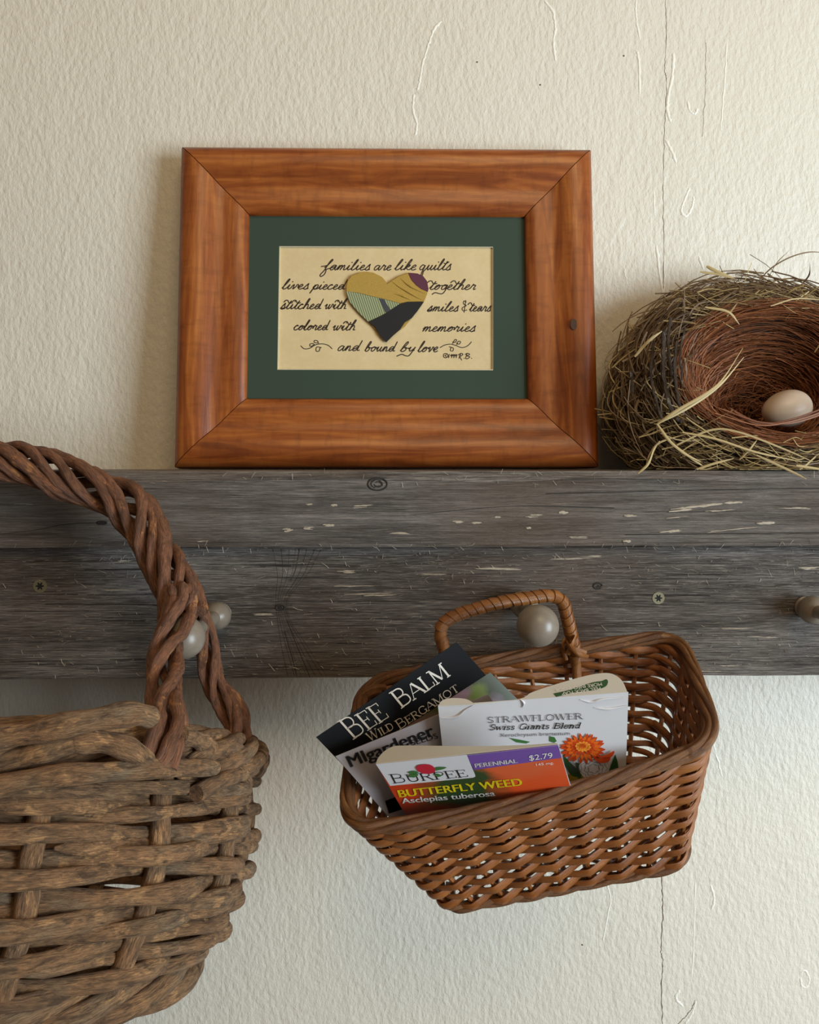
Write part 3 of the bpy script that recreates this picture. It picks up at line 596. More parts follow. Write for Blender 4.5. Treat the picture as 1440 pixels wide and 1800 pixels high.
# ---------------------------------------------------------------- small wicker basket
TC = [at(604, 1460, .366), at(1264, 1306, .372), at(1196, 1118, .436), at(636, 1202, .430)]   # FL FR BR BL
BF = [at(778, 1604, .392), at(1214, 1522, .392)]
bk = (TC[2]+TC[3]-TC[0]-TC[1])/2; bk = Vector((0, bk.y*.72, bk.z*.72))
BC = [BF[0], BF[1], BF[1]+bk, BF[0]+bk]
wb = empty('wicker_basket', sum(BC, Vector())/4, 'small brown wicker basket of seed packets hanging by its wrapped handle from the middle peg', 'basket')
def rrect(s, rad=.17, asp=.42):
    "rounded rectangle param: s in 0..4 (side+fraction) -> (a,b) in 0..1"
    s = s % 4; side = int(s); f = s-side
    rx, ry = rad*asp*1.0, rad
    a, b = [(f, 0), (1, f), (1-f, 1), (0, 1-f)][side]
    return a, b
# build a dense rounded perimeter and look it up by arc length
def perim():
    rx, ry = .085, .20; pts = []
    for cx, cy, a0 in [(1-rx, ry, -90), (1-rx, 1-ry, 0), (rx, 1-ry, 90), (rx, ry, 180)]:
        for k in range(13):
            a = math.radians(a0+90*k/12); pts.append((cx+rx*math.cos(a), cy+ry*math.sin(a)))
    pts = np.array(pts+[pts[0]]); d = np.diff(pts, axis=0)*np.array([.165, .075]); L = np.concatenate([[0], np.cumsum(np.hypot(d[:, 0], d[:, 1]))])
    return pts, L/L[-1]
PP, PL = perim()
def bpt(s, h, off=0.0):
    "basket wall point; s 0..1 round the perimeter, h 0 bottom..1 rim, off outward"
    def raw(s, h):
        s = s % 1.0; a = np.interp(s, PL, PP[:, 0]); b = np.interp(s, PL, PP[:, 1])
        bul = .10*math.sin(math.pi*a)*(1 if b < .5 else -.25)*abs(2*b-1)*h
        b2 = b-bul; hb_ = .04*math.sin(math.pi*min(max(h, 0), 1))
        T = (TC[0]*(1-a)+TC[1]*a)*(1-b2)+(TC[3]*(1-a)+TC[2]*a)*b2
        B = (BC[0]*(1-a)+BC[1]*a)*(1-b2)+(BC[3]*(1-a)+BC[2]*a)*b2
        g = h+hb_*1.5 if h < 1 else h
        return B*(1-g)+T*g
    p = raw(s, h)
    if off:
        tg = (raw(s+.004, h)-raw(s-.004, h)).normalized(); v = (raw(s, min(h+.03, 1))-raw(s, min(h+.03, 1)-.06)).normalized()
        p = p+tg.cross(v).normalized()*off
    return p
NSK = 24; NR = 18
stk = [(i+.25)/NSK for i in range(NSK)]
for i in range(NSK):
    mb = MB(); tube(mb, [bpt(stk[i], h) for h in np.linspace(0.02, .99, 9)], .00125, 6); mb.build('stake', M['osier'], wb)
for j in range(-1, 5):
    for i in range(NSK):
        P = []; U = []
        nst = 4.45; dead = False
        for k in np.arange(-.35, nst, .1):
            lev = (4*j+k+1.2+(.12*math.sin(i*7.1+j)))
            h = .04+.93*lev/NR
            if h < .015 or h > .985: continue
            ss = (i+.25+k)/NSK
            o_ = .0029*(2*abs((k % 2)-1)-1)*-1*(1.08-.2*abs(2*abs((k % 2)-1)-1))
            P.append(bpt(ss, h, o_)); U.append((bpt(ss, h+.03)-bpt(ss, h-.01)).normalized())
        if len(P) < 6: continue
        n = len(P); smid = ((i+2.4)/NSK) % 1; taper = (.0023 if smid > .60 or smid < .02 else (.0018 if .14 < smid < .58 else .0020))*np.ones(n)*random.uniform(.88, 1.1); taper[0] *= .75; taper[-1] *= .55
        mb = MB(); tube(mb, P, taper, 8, up=np.array([tuple(u) for u in U]), flat=.42); mb.build('weaver', M['osier'], wb)
def braid(name, mb_pf, n, R, r, turns, mat, parent, label=None, N=260, flat=1.0):
    for q_ in range(n):
        P = []
        for k in range(N):
            s = k/N; a = 2*math.pi*(q_/n+turns*s); c = mb_pf(s, R*math.cos(a), R*math.sin(a)); P.append(c)
        mb = MB(); tube(mb, P, r*(1+.12*np.sin(np.arange(N)*.3+q_*2)), 8, closed=True); o = mb.build(name, mat, parent)
def rimpt(s, ox, oz):
    p = bpt(s, 1.0, ox); up = (bpt(s, 1)-bpt(s, .9)).normalized(); return p+up*(oz+.0005)
braid('rim_strand', rimpt, 5, .0022, .00165, 4, M['osier2'], wb)
def basept(s, ox, oz):
    p = bpt(s, .02, ox); up = (bpt(s, .1)-bpt(s, 0)).normalized(); return p+up*(oz-.0005)
braid('base_strand', basept, 3, .0015, .0015, 7, M['osier2'], wb)
# woven floor
for k in range(11):
    a = (k+.5)/11; fr = lambda b: (BC[0]*(1-a)+BC[1]*a)*(1-b)+(BC[3]*(1-a)+BC[2]*a)*b
    mb = MB(); tube(mb, [fr(b) for b in np.linspace(.03, .97, 6)], .0014, 6); mb.build('floor_stick', M['osier'], wb)
for k in range(13):
    b = (k+.6)/13.2; P = []
    for x in np.linspace(.02, .98, 60):
        p = (BC[0]*(1-x)+BC[1]*x)*(1-b)+(BC[3]*(1-x)+BC[2]*x)*b; P.append(p+Vector((0, 0, .0021*math.cos(math.pi*(x*11-.5)+math.pi*(k % 2)))))
    mb = MB(); tube(mb, P, .0019, 6, up=(0, 1, 0), flat=.5); mb.build('floor_weaver', M['osier'], wb)
# wrapped handle
hp = [(806, 1225, .428), (795, 1190, .428), (783, 1150, .427), (775, 1120, .425), (776, 1100, .424), (797, 1084, .423), (835, 1071, .422), (880, 1059, .421), (930, 1051, .421), (968, 1047, .421), (988, 1056, .422), (996, 1080, .423), (1003, 1110, .425), (1010, 1140, .428), (1013, 1170, .430), (1016, 1210, .430)]
HP = crom([at(*p) for p in hp], 10)
mb = MB(); tube(mb, HP, .0026, 10); hd = mb.build('handle', M['wrap'], wb); hd['label'] = 'bent handle wrapped in glossy cane'
LH = np.concatenate([[0], np.cumsum(np.linalg.norm(np.diff(HP, axis=0), axis=1))])
def hpos(l): return np.array([np.interp(l, LH, HP[:, k]) for k in range(3)])
nw = 30
for k in range(nw):
    l0 = .006+(LH[-1]-.022)*k/nw; ln = (LH[-1]-.022)/nw*1.28; V = []; fs = []; SC = []; sg = 18
    tg = hpos(l0+ln/2+.001)-hpos(l0+ln/2-.001); tg = Vector(tg).normalized(); e1 = (Vector((0, -1, 0))-tg*(-tg.y)).normalized(); e2 = tg.cross(e1)
    ks = random.uniform(.0009, .0018)
    for m_, (f, r) in enumerate([(0, .0026), (0.02, .0036), (.5, .00345), (1, .0029)]):
        for u in range(sg):
            a = 2*math.pi*u/sg; c = hpos(min(max(l0+ln*f+ks*math.sin(a)+ks*.7*math.cos(a), 0), LH[-1])); p = Vector(c)+(e1*math.cos(a)+e2*math.sin(a))*r
            V.append(p); SC.append((a*.004+k*.7, ln*f*2, k*.3))
    for m_ in range(3):
        for u in range(sg): fs.append((m_*sg+u, m_*sg+(u+1) % sg, (m_+1)*sg+(u+1) % sg, (m_+1)*sg+u))
    mb = MB(); mb.add(V, fs, SC); mb.build('cane_wrap', M['wrap'], hd)
for pts in [[(996, 1128, .423), (1003, 1140, .419), (1018, 1150, .418), (1033, 1155, .424)], [(1012, 1118, .422), (1006, 1132, .420), (998, 1150, .422)], [(993, 1122, .423), (990, 1140, .424), (995, 1160, .425)], [(1000, 1135, .420), (1015, 1143, .419), (1030, 1148, .422)]]:
    mb = MB(); tube(mb, crom([at(*p) for p in pts], 8), .0013, 6, up=(0, -.3, 1), flat=.5); mb.build('cane_binding', M['wrap'], hd)
for pts in [[(640, 1238, .424), (636, 1225, .422), (645, 1214, .422), (662, 1209, .424), (676, 1208, .427)], [(648, 1236, .424), (645, 1226, .422), (654, 1219, .422), (668, 1216, .425)], [(636, 1246, .422), (632, 1232, .421), (642, 1224, .422)]]:
    mb = MB(); tube(mb, crom([at(*p) for p in pts], 8), .0019, 7); mb.build('rim_strand', M['osier2'], wb)

# ---------------------------------------------------------------- seed packets
def packet(name, TLp, TRp, BLp, hgt, label, mat, flap=None, th=.0012, bot=None):
    a, b, c = at(*TLp), at(*TRp), at(*BLp); pl = Plane(a, b, c)
    down = (c-a).normalized()
    e = empty(name, (a+b)/2+down*hgt, label, 'seed packet')
    nx_, ny_ = 14, 10; V = []; fs = []
    for s_ in (1, 0):
        for j in range(ny_+1):
            for i in range(nx_+1):
                u, v = i/nx_, j/ny_
                bul = .0011*math.sin(math.pi*u)**.6*math.sin(math.pi*min(v*1.0, 1))**.6 if 0 < u < 1 and 0 < v < 1 else 0
                p = a*(1-u)+b*u+down*hgt*v-pl.n*(.0001 if s_ else (.0004+bul)); V.append(p)
    m_ = (nx_+1)*(ny_+1)
    for s_ in (0, 1):
        for j in range(ny_):
            for i in range(nx_):
                q0 = s_*m_+j*(nx_+1)+i; f = (q0, q0+1, q0+nx_+2, q0+nx_+1); fs.append(f if s_ else f[::-1])
    ed = [i for i in range(nx_+1)]+[(j+1)*(nx_+1)-1 for j in range(1, ny_+1)]+[ny_*(nx_+1)+i for i in range(nx_-1, -1, -1)]+[j*(nx_+1) for j in range(ny_-1, 0, -1)]
    for k in range(len(ed)): i, j = ed[k], ed[(k+1) % len(ed)]; fs.append((i, j, m_+j, m_+i))
    mb = MB(); mb.add(V, fs); mb.build('envelope', M[mat], e)
    return pl, e, down
def pr(pl, pts, mat, name, parent, off=.00012, smooth=False):
    mb = MB(); P = [pl.px(x, y, off) for x, y in pts]; xs = [p[0] for p in pts]; ys = [p[1] for p in pts]; x0, x1, y0, y1 = min(xs), max(xs), min(ys), max(ys)
    mb.add(P, [tuple(range(len(P)))], [((x-x0)/(x1-x0), (y1-y)/(y1-y0), 0) for x, y in pts])
    return mb.build(name, M[mat] if isinstance(mat, str) else mat, parent, smooth=False)
def clip_to(pl, e): pass
# black packet, rearmost
bb, eb, dn = packet('seed_packet', (556, 1296, .3755), (803, 1129, .405), (600, 1342, .378), .056, 'black topped bee balm seed packet tilted behind the grey one', 'blackp')
ph = mat_blobs('bee_balm_photo', srgb(58, 66, 30), [(.55, .62, .2, .25, srgb(150, 122, 140)), (.8, .5, .12, .3, srgb(140, 120, 138)), (.66, .72, .1, .2, srgb(110, 130, 40)), (.9, .25, .12, .2, srgb(176, 190, 70)), (.72, .3, .1, .2, srgb(60, 80, 30)), (.45, .4, .15, .2, srgb(120, 104, 96)), (.2, .3, .3, .3, srgb(110, 84, 80))], .4, 10, .1)
pr(bb, [(705, 1283), (862, 1182), (914, 1233), (880, 1300), (700, 1340)], ph, 'flower_photo', eb)['label'] = 'blurred photo of pink and green bee balm flowers'
serif(bb, 'BEE', (619.5, 1300.5), (684, 1261), (-23, -26), .00095, M['creamtext'], 'lettering', eb, big=1.18)
serif(bb, 'BALM', (704, 1246), (792, 1187), (-17, -21), .00100, M['whitetext'], 'lettering', eb, big=1.25)
serif(bb, 'WILD', (650, 1304), (693, 1281), (-6.5, -11), .00056, M['creamtext'], 'lettering', eb, big=1.25)
serif(bb, 'BERGAMOT', (702, 1283), (808, 1214), (-7.5, -11), .00056, M['creamtext'], 'lettering', eb, big=1.3)
# grey packet
gp, eg, dn = packet('seed_packet', (590, 1330, .366), (858, 1221, .386), (670, 1421, .380), .060, 'grey seed packet with bold black lettering, in front of the black one', 'greypap')
txt(gp, 'MIgardener', (617.5, 1348.5), (765, 1292), (-9.5, -19), M['blacktext'], 'lettering', eg, bold=.035)
txt(gp, 'SEEDS', (725, 1310.5), (771, 1297.5), (-4, -9), M['blacktext'], 'lettering', eg)
pr(gp, [(677, 1408), (706, 1397), (722, 1418), (684, 1430)], 'blackp', 'print_block', eg)
# strawflower packet
sp, es, dn = packet('seed_packet', (770, 1241, .367), (1105, 1217, .361), (784, 1371, .3875), .070, 'white strawflower seed packet with an orange bloom, flap standing open', 'white')
fl = Plane(at(770, 1241, .367), at(1105, 1217, .361), at(1060, 1186, .373))
def flap(pl, pts, parent, mat='cream', th=.0004, name='flap'):
    mb = MB(); P = [pl.px(x, y) for x, y in crom2(pts)]; prism(mb, P, -pl.n*th); return mb.build(name, M[mat], parent, smooth=False)
def crom2(pts): return [tuple(p[:2]) for p in crom([(x, y, 0) for x, y in pts], 5)]
fo = flap(fl, [(780, 1240), (850, 1236), (915, 1228), (935, 1217), (980, 1202), (1030, 1188), (1062, 1183), (1080, 1186), (1094, 1197), (1103, 1216)], es)
gl = pr(fl, crom2([(973, 1219), (1000, 1213), (1040, 1200), (1058, 1197), (1066, 1194), (1069, 1199), (1064, 1207), (1045, 1213), (1010, 1217), (978, 1225)]), 'dgreen', 'green_banner', fo)
txt(fl, 'PEEL BACK FLAP', (1055, 1207), (987, 1217), (2, 6), M['whitetext'], 'lettering', fo, off=.0004)
txt(fl, 'MORE INFO INSIDE', (1057, 1199.5), (976, 1211), (2, 5.5), M['whitetext'], 'lettering', fo, off=.0004)
lf = Plane(at(770, 1241, .367), at(1105, 1217, .361), at(800, 1225, .371))
flap(lf, [(770, 1241), (778, 1231), (795, 1227), (820, 1229), (836, 1238)], es)
serif(sp, 'STRAWFLOWER', (857.5, 1271), (1024, 1264), (-.5, -10), .00048, M['greytext'], 'lettering', es, big=1.0)
serif(sp, 'Swiss Giants Blend', (859.5, 1283.5), (1019, 1280), (-.5, -9.5), .00056, M['blacktext'], 'lettering', es, italic=.25)
txt(sp, 'Xerochrysum bracteatum', (879, 1295.5), (1002, 1292), (0, -6), M['greytext'], 'lettering', es)
for pts in [[(895, 1297), (912, 1300), (932, 1304), (925, 1307), (908, 1305)], [(966, 1294), (975, 1296), (979, 1303), (974, 1306), (966, 1303)]]: pr(sp, pts, 'green', 'printed_leaf', es)
pr(sp, crom2([(995, 1372), (998, 1362), (1022, 1358), (1050, 1362), (1060, 1370), (1050, 1384), (1010, 1390)]), 'ochre', 'printed_foliage', es)
for pts in [[(990, 1325), (1000, 1338), (1014, 1352), (1016, 1365), (1004, 1362), (993, 1345)], [(1082, 1326), (1087, 1345), (1087, 1365), (1076, 1372), (1070, 1360), (1074, 1345)], [(1012, 1340), (1020, 1345), (1022, 1372), (1017, 1372), (1014, 1355)]]: pr(sp, crom2(pts), 'dgreen', 'printed_leaf', es, .00016)
mbq = MB()
pr(sp, crom2([(1020, 1358), (1018, 1346), (1030, 1335), (1050, 1333), (1066, 1340), (1069, 1352), (1060, 1366), (1040, 1369), (1026, 1366)]), 'sketch', 'sketched_bloom', es, .0002)
for r_, n_ in ((1.0, 9), (.66, 8), (.34, 6)):
    for k in range(n_):
        a = 2*math.pi*(k+r_)/n_; cx, cy = 1044+20*r_*math.cos(a), 1351+14*r_*math.sin(a)
        strokes(mbq, sp, [([(cx-6*math.sin(a), cy+5*math.cos(a)), (cx+4*math.cos(a), cy+4*math.sin(a)), (cx+6*math.sin(a), cy-5*math.cos(a))], 1)], .00018, .0003, idm)
for k in range(9): strokes(mbq, sp, [([(1000+k*2.2, 1336+k), (1003+k*2, 1350), (1008+k*1.5, 1358)], 1)], .00015, .0003, idm)
mbq.build('sketch_lines', M['greytext'], es, smooth=False)
for ring_, (n_, r0, L_, sh, mt) in enumerate([(22, .98, 17, 1.0, 'orange2'), (20, .74, 15, 1.0, 'orange'), (16, .5, 12, 1.0, 'orange2'), (12, .3, 9, 1.0, 'lightor'), (7, .1, 7, 1.0, 'orange')]):
    mb = MB()
    for k in range(n_):
        a = 2*math.pi*(k+.4*ring_)/n_+random.uniform(-.08, .08); cx, cy = 1025+31*r0*math.cos(a), 1316-2*ring_*.6+20*r0*math.sin(a); l = L_*random.uniform(.85, 1.2)
        ca, sa = math.cos(a), math.sin(a)*.75; wd = 4.2
        pts = [(cx-ca*l*.5, cy-sa*l*.5), (cx-sa*wd, cy+ca*wd*.8), (cx+ca*l*.55, cy+sa*l*.55), (cx+sa*wd, cy-ca*wd*.8)]
        P = [sp.px(x, y, .0004+.00012*ring_) for x, y in crom2(pts+[pts[0]])[:-1]]; mb.add(P, [tuple(range(len(P)))])
    mb.build('printed_petals', M[mt], es, smooth=False)
for pts in [[(1050, 1330), (1065, 1327), (1080, 1320), (1076, 1330), (1062, 1336)], [(1045, 1335), (1060, 1332), (1073, 1331), (1070, 1339), (1055, 1342)]]: pr(sp, crom2(pts), 'orange2', 'printed_petals', es, .001)
for pts in [[(773, 1262), (790, 1262), (806, 1258), (818, 1248), (832, 1240)], [(1098, 1226), (1060, 1229), (1040, 1234), (1020, 1230)], [(915, 1229), (921, 1236), (918, 1244)], [(1104, 1240), (1070, 1246), (1045, 1244)]]:
    mb = MB(); P = crom([sp.px(x, y, .0002) for x, y in pts], 6); tube(mb, P, np.interp(np.linspace(0, 1, len(P)), [0, .5, 1], [.0001, .0006, .0001]), 8); mb.build('crease', M['white'], es)
# butterfly weed packet, foremost
bp, ep, dn = packet('seed_packet', (661, 1343.5, .352), (981, 1309, .341), (706, 1421, .3755), .052, 'orange and purple butterfly weed seed packet, foremost in the basket', 'white')
ph2 = mat_blobs('butterfly_weed_photo', srgb(48, 70, 34), [(.02, .35, .3, .9, srgb(196, 62, 28)), (.22, .8, .28, .3, srgb(206, 84, 48)), (.85, .5, .30, .62, srgb(222, 84, 36)), (.72, .75, .2, .25, srgb(216, 96, 52)), (.95, .2, .2, .3, srgb(204, 66, 26)), (.3, .05, .25, .2, srgb(160, 60, 26))], .4, 8, .16)
pr(bp, [(661, 1343.5), (981, 1309), (1005, 1391.5), (1011, 1412), (718, 1441)], ph2, 'printed_photo', ep, .00012)['label'] = 'blurred orange flowers on dark green'
pr(bp, [(820, 1327.4), (981, 1309), (987.5, 1332), (834, 1353.6)], 'purple', 'purple_band', ep, .0002)
pr(bp, [(661, 1343.5), (820.5, 1326.6), (835, 1361), (836, 1365), (832, 1367), (686, 1381.5)], 'white', 'white_panel', ep, .00026)
serif(bp, 'BURPEE', (690, 1377.2), (823, 1365.5), (-6.5, -12.5), .00070, M['blacktext'], 'lettering', ep, .0004, big=1.22)
pr(bp, crom2([(731, 1350), (735, 1345.5), (747, 1343.5), (758, 1345), (764, 1350), (765, 1356), (758, 1360), (745, 1360), (735, 1356)]), 'red', 'printed_rose', ep, .0006)
for pts in [[(716, 1357.5), (728, 1355), (736, 1358), (730, 1361), (722, 1361)], [(718, 1366), (722, 1361), (733, 1360), (735, 1363), (728, 1367)], [(762, 1352), (770, 1348.5), (785, 1349), (778, 1352.5), (766, 1355)], [(762, 1362), (770, 1360), (776, 1364), (770, 1366)]]: pr(bp, crom2(pts), 'green', 'printed_leaf', ep, .00055)
txt(bp, 'BUTTERFLY WEED', (703, 1401.5), (919, 1380.5), (-4.5, -12.5), M['yellow'], 'lettering', ep, .0004, bold=.035)
txt(bp, 'Asclepias tuberosa', (708, 1412.5), (871, 1399), (-3, -9), M['whitetext'], 'lettering', ep, .0004, bold=.03)
txt(bp, 'PERENNIAL', (836, 1349.5), (910, 1341), (-1.8, -7), M['whitetext'], 'lettering', ep, .0004, bold=.035)
txt(bp, '$2.79', (931, 1337), (972, 1332), (-1.5, -9), M['whitetext'], 'lettering', ep, .0004)
txt(bp, '145 mg.', (943, 1346.3), (974, 1342.8), (-.8, -4.3), M['whitetext'], 'lettering', ep, .0004)
bf = Plane(at(661, 1343.5, .352), at(981, 1309, .341), at(800, 1310, .358))
flap(bf, [(661, 1343.5), (664, 1334), (674, 1322), (690, 1312.5), (712, 1310.5), (760, 1310.8), (850, 1311.5), (930, 1309), (975, 1306), (981, 1309)], ep)

# ---------------------------------------------------------------- big vine basket
BCn = Vector((at(-20, 1300, .405).x, CAMY+.405, CAMZ-(1318-815)*.405/F)); TL_ = math.radians(22); HB = .094
ax_ = Vector((0, math.sin(TL_), math.cos(TL_))); e1_ = Vector((1, 0, 0)); e2_ = ax_.cross(e1_)     # e2: towards the wall side
vb = empty('vine_basket', BCn-ax_*HB, 'large round rustic vine basket hanging by its twisted handle from the left peg', 'basket')
def vR(h): return np.interp(h, [0, .12, .35, .65, 1.0], [.101, .1135, .1235, .1265, .1235])
def vp_(th, h, off=0.0):
    R = vR(h)+off; return BCn-ax_*HB*(1-h)+e1_*(R*math.cos(th))+e2_*(R*math.sin(th))
NV = 16; th0 = math.radians(-56)
sth = [th0+2*math.pi*k/NV for k in range(NV)]
for k in range(NV):
    P = [vp_(sth[k], h) for h in np.linspace(-.02, .97, 10)]+[]; P = [np.array(p)+rng.normal(0, .0005, 3) for p in P]
    mb = MB(); tube(mb, crom(P, 3), .0040*(1+.1*rng.rand(28)), 10); mb.build('stake', M['vine'], vb)
rows = 11
for j in range(rows):
    ph_ = j % 2; wob = rng.normal(0, 1, 6); P = []; N = 224; hh = .035+.80*(j+.3)/rows
    rr = np.empty(N); rb = random.uniform(.0030, .0038)
    for k in range(N):
        th = 2*math.pi*k/N; u = (th-th0)/(2*math.pi)*NV
        o_ = .0052*math.cos(math.pi*(u+ph_))
        dz = .022*math.sin(th*2+wob[0]*2)*.8+.018*math.sin(th*3+wob[1]*3)+.012*math.sin(7*th+wob[2]*4)
        if j < 3: dz += .05*math.sin(th*1.5+j*2.3)*(1 if j == 1 else .5)
        P.append(np.array(vp_(th, hh+dz*.75, o_))+rng.normal(0, .00004, 3))
        rr[k] = rb*(1+.12*math.sin(th*9+wob[3]*5)+.07*math.sin(th*23+wob[4]*5)+.015*rng.randn())
    mb = MB(); tube(mb, P, rr, 12, closed=True); mb.build('weaver', M['vine'], vb)
    if j in (1, 3, 4, 6, 7, 9, 10):       # a second, thinner rod doubling part of the row
        a0 = random.uniform(-1.6, -.9); a1 = a0+random.uniform(1.2, 2.2); Q = []; n = 60
        for k in range(n):
            th = a0+(a1-a0)*k/n; u = (th-th0)/(2*math.pi)*NV
            Q.append(np.array(vp_(th, hh+.045+.02*math.sin(th*3+wob[1]), .0050*math.cos(math.pi*(u+ph_+1))+.0005))+rng.normal(0, .00004, 3))
        mb = MB(); r2 = .0030*(1+.12*np.sin(np.arange(n)*.4)); r2[-4:] *= [.9, .8, .6, .2]; r2[:4] *= [.2, .6, .8, .9]; tube(mb, Q, r2, 10); mb.build('weaver', M['vine'], vb)
def vrim(s, ox, oz):
    th = 2*math.pi*s; p = vp_(th, 1.0, ox); return p+ax_*(oz*.85-.004)
for q_ in range(8):
    N = 300; P = []; rr = np.empty(N)
    for k in range(N):
        s = k/N; a = 2*math.pi*(q_/8+4*s)+.3*math.sin(2*math.pi*s*3+q_); R = .0092
        P.append(np.array(vrim(s, R*math.cos(a), R*math.sin(a)))+rng.normal(0, .00004, 3)); rr[k] = .0038*(1+.12*math.sin(s*60+q_*2))
    mb = MB(); tube(mb, P, rr, 12, closed=True); mb.build('rim_strand', M['vine'], vb)
for q_ in range(4):
    N = 260; P = []
    for k in range(N):
        s = k/N; th = 2*math.pi*s; a = 2*math.pi*(q_/4+5*s); P.append(np.array(vp_(th, .0, .006*math.cos(a))+ax_*(.006*math.sin(a)-.001))+rng.normal(0, .00004, 3))
    mb = MB(); tube(mb, P, .0046*(1+.1*np.sin(np.arange(N)*.25+q_)), 12, closed=True); mb.build('base_strand', M['vine'], vb)
for k in range(8):       # floor spokes
    a = math.pi*k/8; c = BCn-ax_*(HB+.002); P = [c+(e1_*math.cos(a)+e2_*math.sin(a))*(x*.1) for x in (-1, -.5, 0, .5, 1)]
    mb = MB(); tube(mb, P, .0035, 8); mb.build('floor_spoke', M['vine'], vb)
for q_ in range(9):
    N = 90; R = .012+.0095*q_; c = BCn-ax_*(HB+.002); P = [c+(e1_*math.cos(t_)+e2_*math.sin(t_))*R+ax_*(.0045*math.cos(8*2*t_/2+math.pi*q_)) for t_ in np.linspace(0, 2*math.pi, N, endpoint=False)]
    mb = MB(); tube(mb, P, .0036, 8, closed=True); mb.build('floor_weaver', M['vine'], vb)
# loose arch of the rim rods on the front
for pts, r in [([(-60, 1352, .292), (40, 1330, .292), (110, 1310, .293), (160, 1303, .295), (215, 1312, .300), (262, 1338, .308)], .0042), ([(-60, 1300, .289), (40, 1290, .290), (150, 1268, .293), (230, 1255, .30), (270, 1262, .308)], .0044),
               ([(375, 1322, .362), (330, 1348, .345), (345, 1372, .350), (310, 1352, .335)], .0030), ([(-40, 1392, .284), (60, 1368, .288), (170, 1358, .296), (280, 1350, .312), (378, 1350, .345)], .0038),
               ([(330, 1345, .335), (375, 1318, .352), (415, 1315, .375), (430, 1345, .385)], .0034), ([(345, 1395, .335), (390, 1372, .352), (425, 1360, .380), (432, 1385, .40)], .0036), ([(318, 1292, .322), (345, 1300, .336), (362, 1306, .345), (370, 1318, .350)], .0036)]:
    P = crom([at(*p) for p in pts], 10); P = P+rng.normal(0, .00005, P.shape); mb = MB(); r_ = r*(1+.1*np.sin(np.arange(len(P))*.5)); r_[-3:] *= [.95, .85, .7]; tube(mb, P, r_, 12); mb.build('rim_strand', M['vine'], vb)
# handle
def bundle(path, n, R, r, pitch, ph0, name, parent, mat, flatR=1.0, endr=None):
    C_ = crom([at(*p) for p in path], 14); N = len(C_); T = np.gradient(C_, axis=0); T /= np.linalg.norm(T, axis=1)[:, None]
    A = np.cross(T, np.array([0, -1., 0])); A /= np.linalg.norm(A, axis=1)[:, None]; B = np.cross(T, A)
    L = np.concatenate([[0], np.cumsum(np.linalg.norm(np.diff(C_, axis=0), axis=1))])
    for q_ in range(n):
        jit = random.uniform(-.25, .25); Rq = R*random.uniform(.88, 1.12); a = ph0+2*math.pi*(q_+jit)/n+2*math.pi*L/pitch+.35*np.sin(L*60+q_*2)
        P = C_+A*(Rq*np.cos(a))[:, None]+B*(Rq*flatR*np.sin(a))[:, None]+rng.normal(0, .00003, C_.shape)
        rr = r*random.uniform(.85, 1.15)*(1+.1*np.sin(L*260+q_)+.05*np.sin(L*700+q_*3))
        if N < 160: rr[:6] *= [.15, .4, .6, .75, .87, .95]
        mb = MB(); tube(mb, P, rr, 12); mb.build(name, mat, parent)
bundle([(-260, 960, .44), (-160, 850, .436), (-70, 812, .434), (0, 806, .432), (60, 820, .431), (120, 842, .430), (180, 862, .428), (225, 888, .425), (262, 940, .418), (292, 1000, .409), (315, 1050, .402), (322, 1085, .398)], 9, .0086, .0029, .105, 1.0, 'handle_strand', vb, M['vineh'], .75)
bundle([(308, 1030, .398), (316, 1060, .394), (305, 1100, .382), (293, 1135, .374), (288, 1180, .362), (291, 1230, .345), (298, 1270, .330), (288, 1315, .318), (276, 1345, .314)], 6, .0056, .0027, .16, .4, 'handle_strand', vb, M['vineh'], .8)
bundle([(322, 1030, .405), (334, 1060, .415), (352, 1100, .424), (364, 1140, .427), (370, 1180, .427), (382, 1215, .425), (402, 1245, .420), (418, 1280, .412), (420, 1315, .402)], 5, .0046, .0024, .11, .2, 'handle_strand', vb, M['vineh'], .6)
mb = MB(); tube(mb, crom([at(395, 1205, .426), at(420, 1230, .425), (at(434, 1262, .42)), at(428, 1300, .41)], 10), .0021, 8); mb.build('handle_strand', M['vineh'], vb)

# ---------------------------------------------------------------- nest and egg
NC = at(1362, 668, .478); na = Vector((-.06, -.93, .36)).normalized(); n1 = Vector((1, 0, -.02)); n1 = (n1-na*n1.dot(na)).normalized(); n2 = na.cross(n1)
if n2.z < 0: n2 = -n2
nest = empty('bird_nest', (NC.x, NC.y+.03, SHZ), 'brown bird nest of grass and rootlets tipped sideways on the shelf', 'nest')
def npt(rho, th, t_, vs=None):
    c, s = math.cos(th), math.sin(th); vz = (.80+.09*max(0, (rho-.05)/.03)) if s > 0 else .76
    sh = n2*(-.010*(1-min(rho/.055, 1)))       # cup sits low
    p = NC+n1*(rho*c)+n2*(rho*s*vz)+na*t_+sh
    if p.z < SHZ+.0007: p.z = SHZ+.0007+random.random()*.0012
    if p.y > -.002: p.y = -.002
    return p
def prof_in(rho):  return -.050+.058*(min(rho/.055, 1))**1.7
def prof_out(u): # u 0 lip .. 1 back
    return .055+.027*math.sin(min(u*1.9, 1)*math.pi/2), .008-.062*u
V = []; fs = []; ns = 48; rings = []
prf = [(.002, -.052)]+[(r_, prof_in(r_)-.003) for r_ in np.linspace(.006, .056, 9)]+[(prof_out(u)[0]-.004, prof_out(u)[1]-.002) for u in np.linspace(.1, 1, 8)]+[(.05, -.056), (.002, -.056)]
for (r_, t_) in prf:
    for k in range(ns): V.append(npt(r_, 2*math.pi*k/ns, t_))
for i in range(len(prf)-1):
    for k in range(ns): fs.append((i*ns+k, i*ns+(k+1) % ns, (i+1)*ns+(k+1) % ns, (i+1)*ns+k))
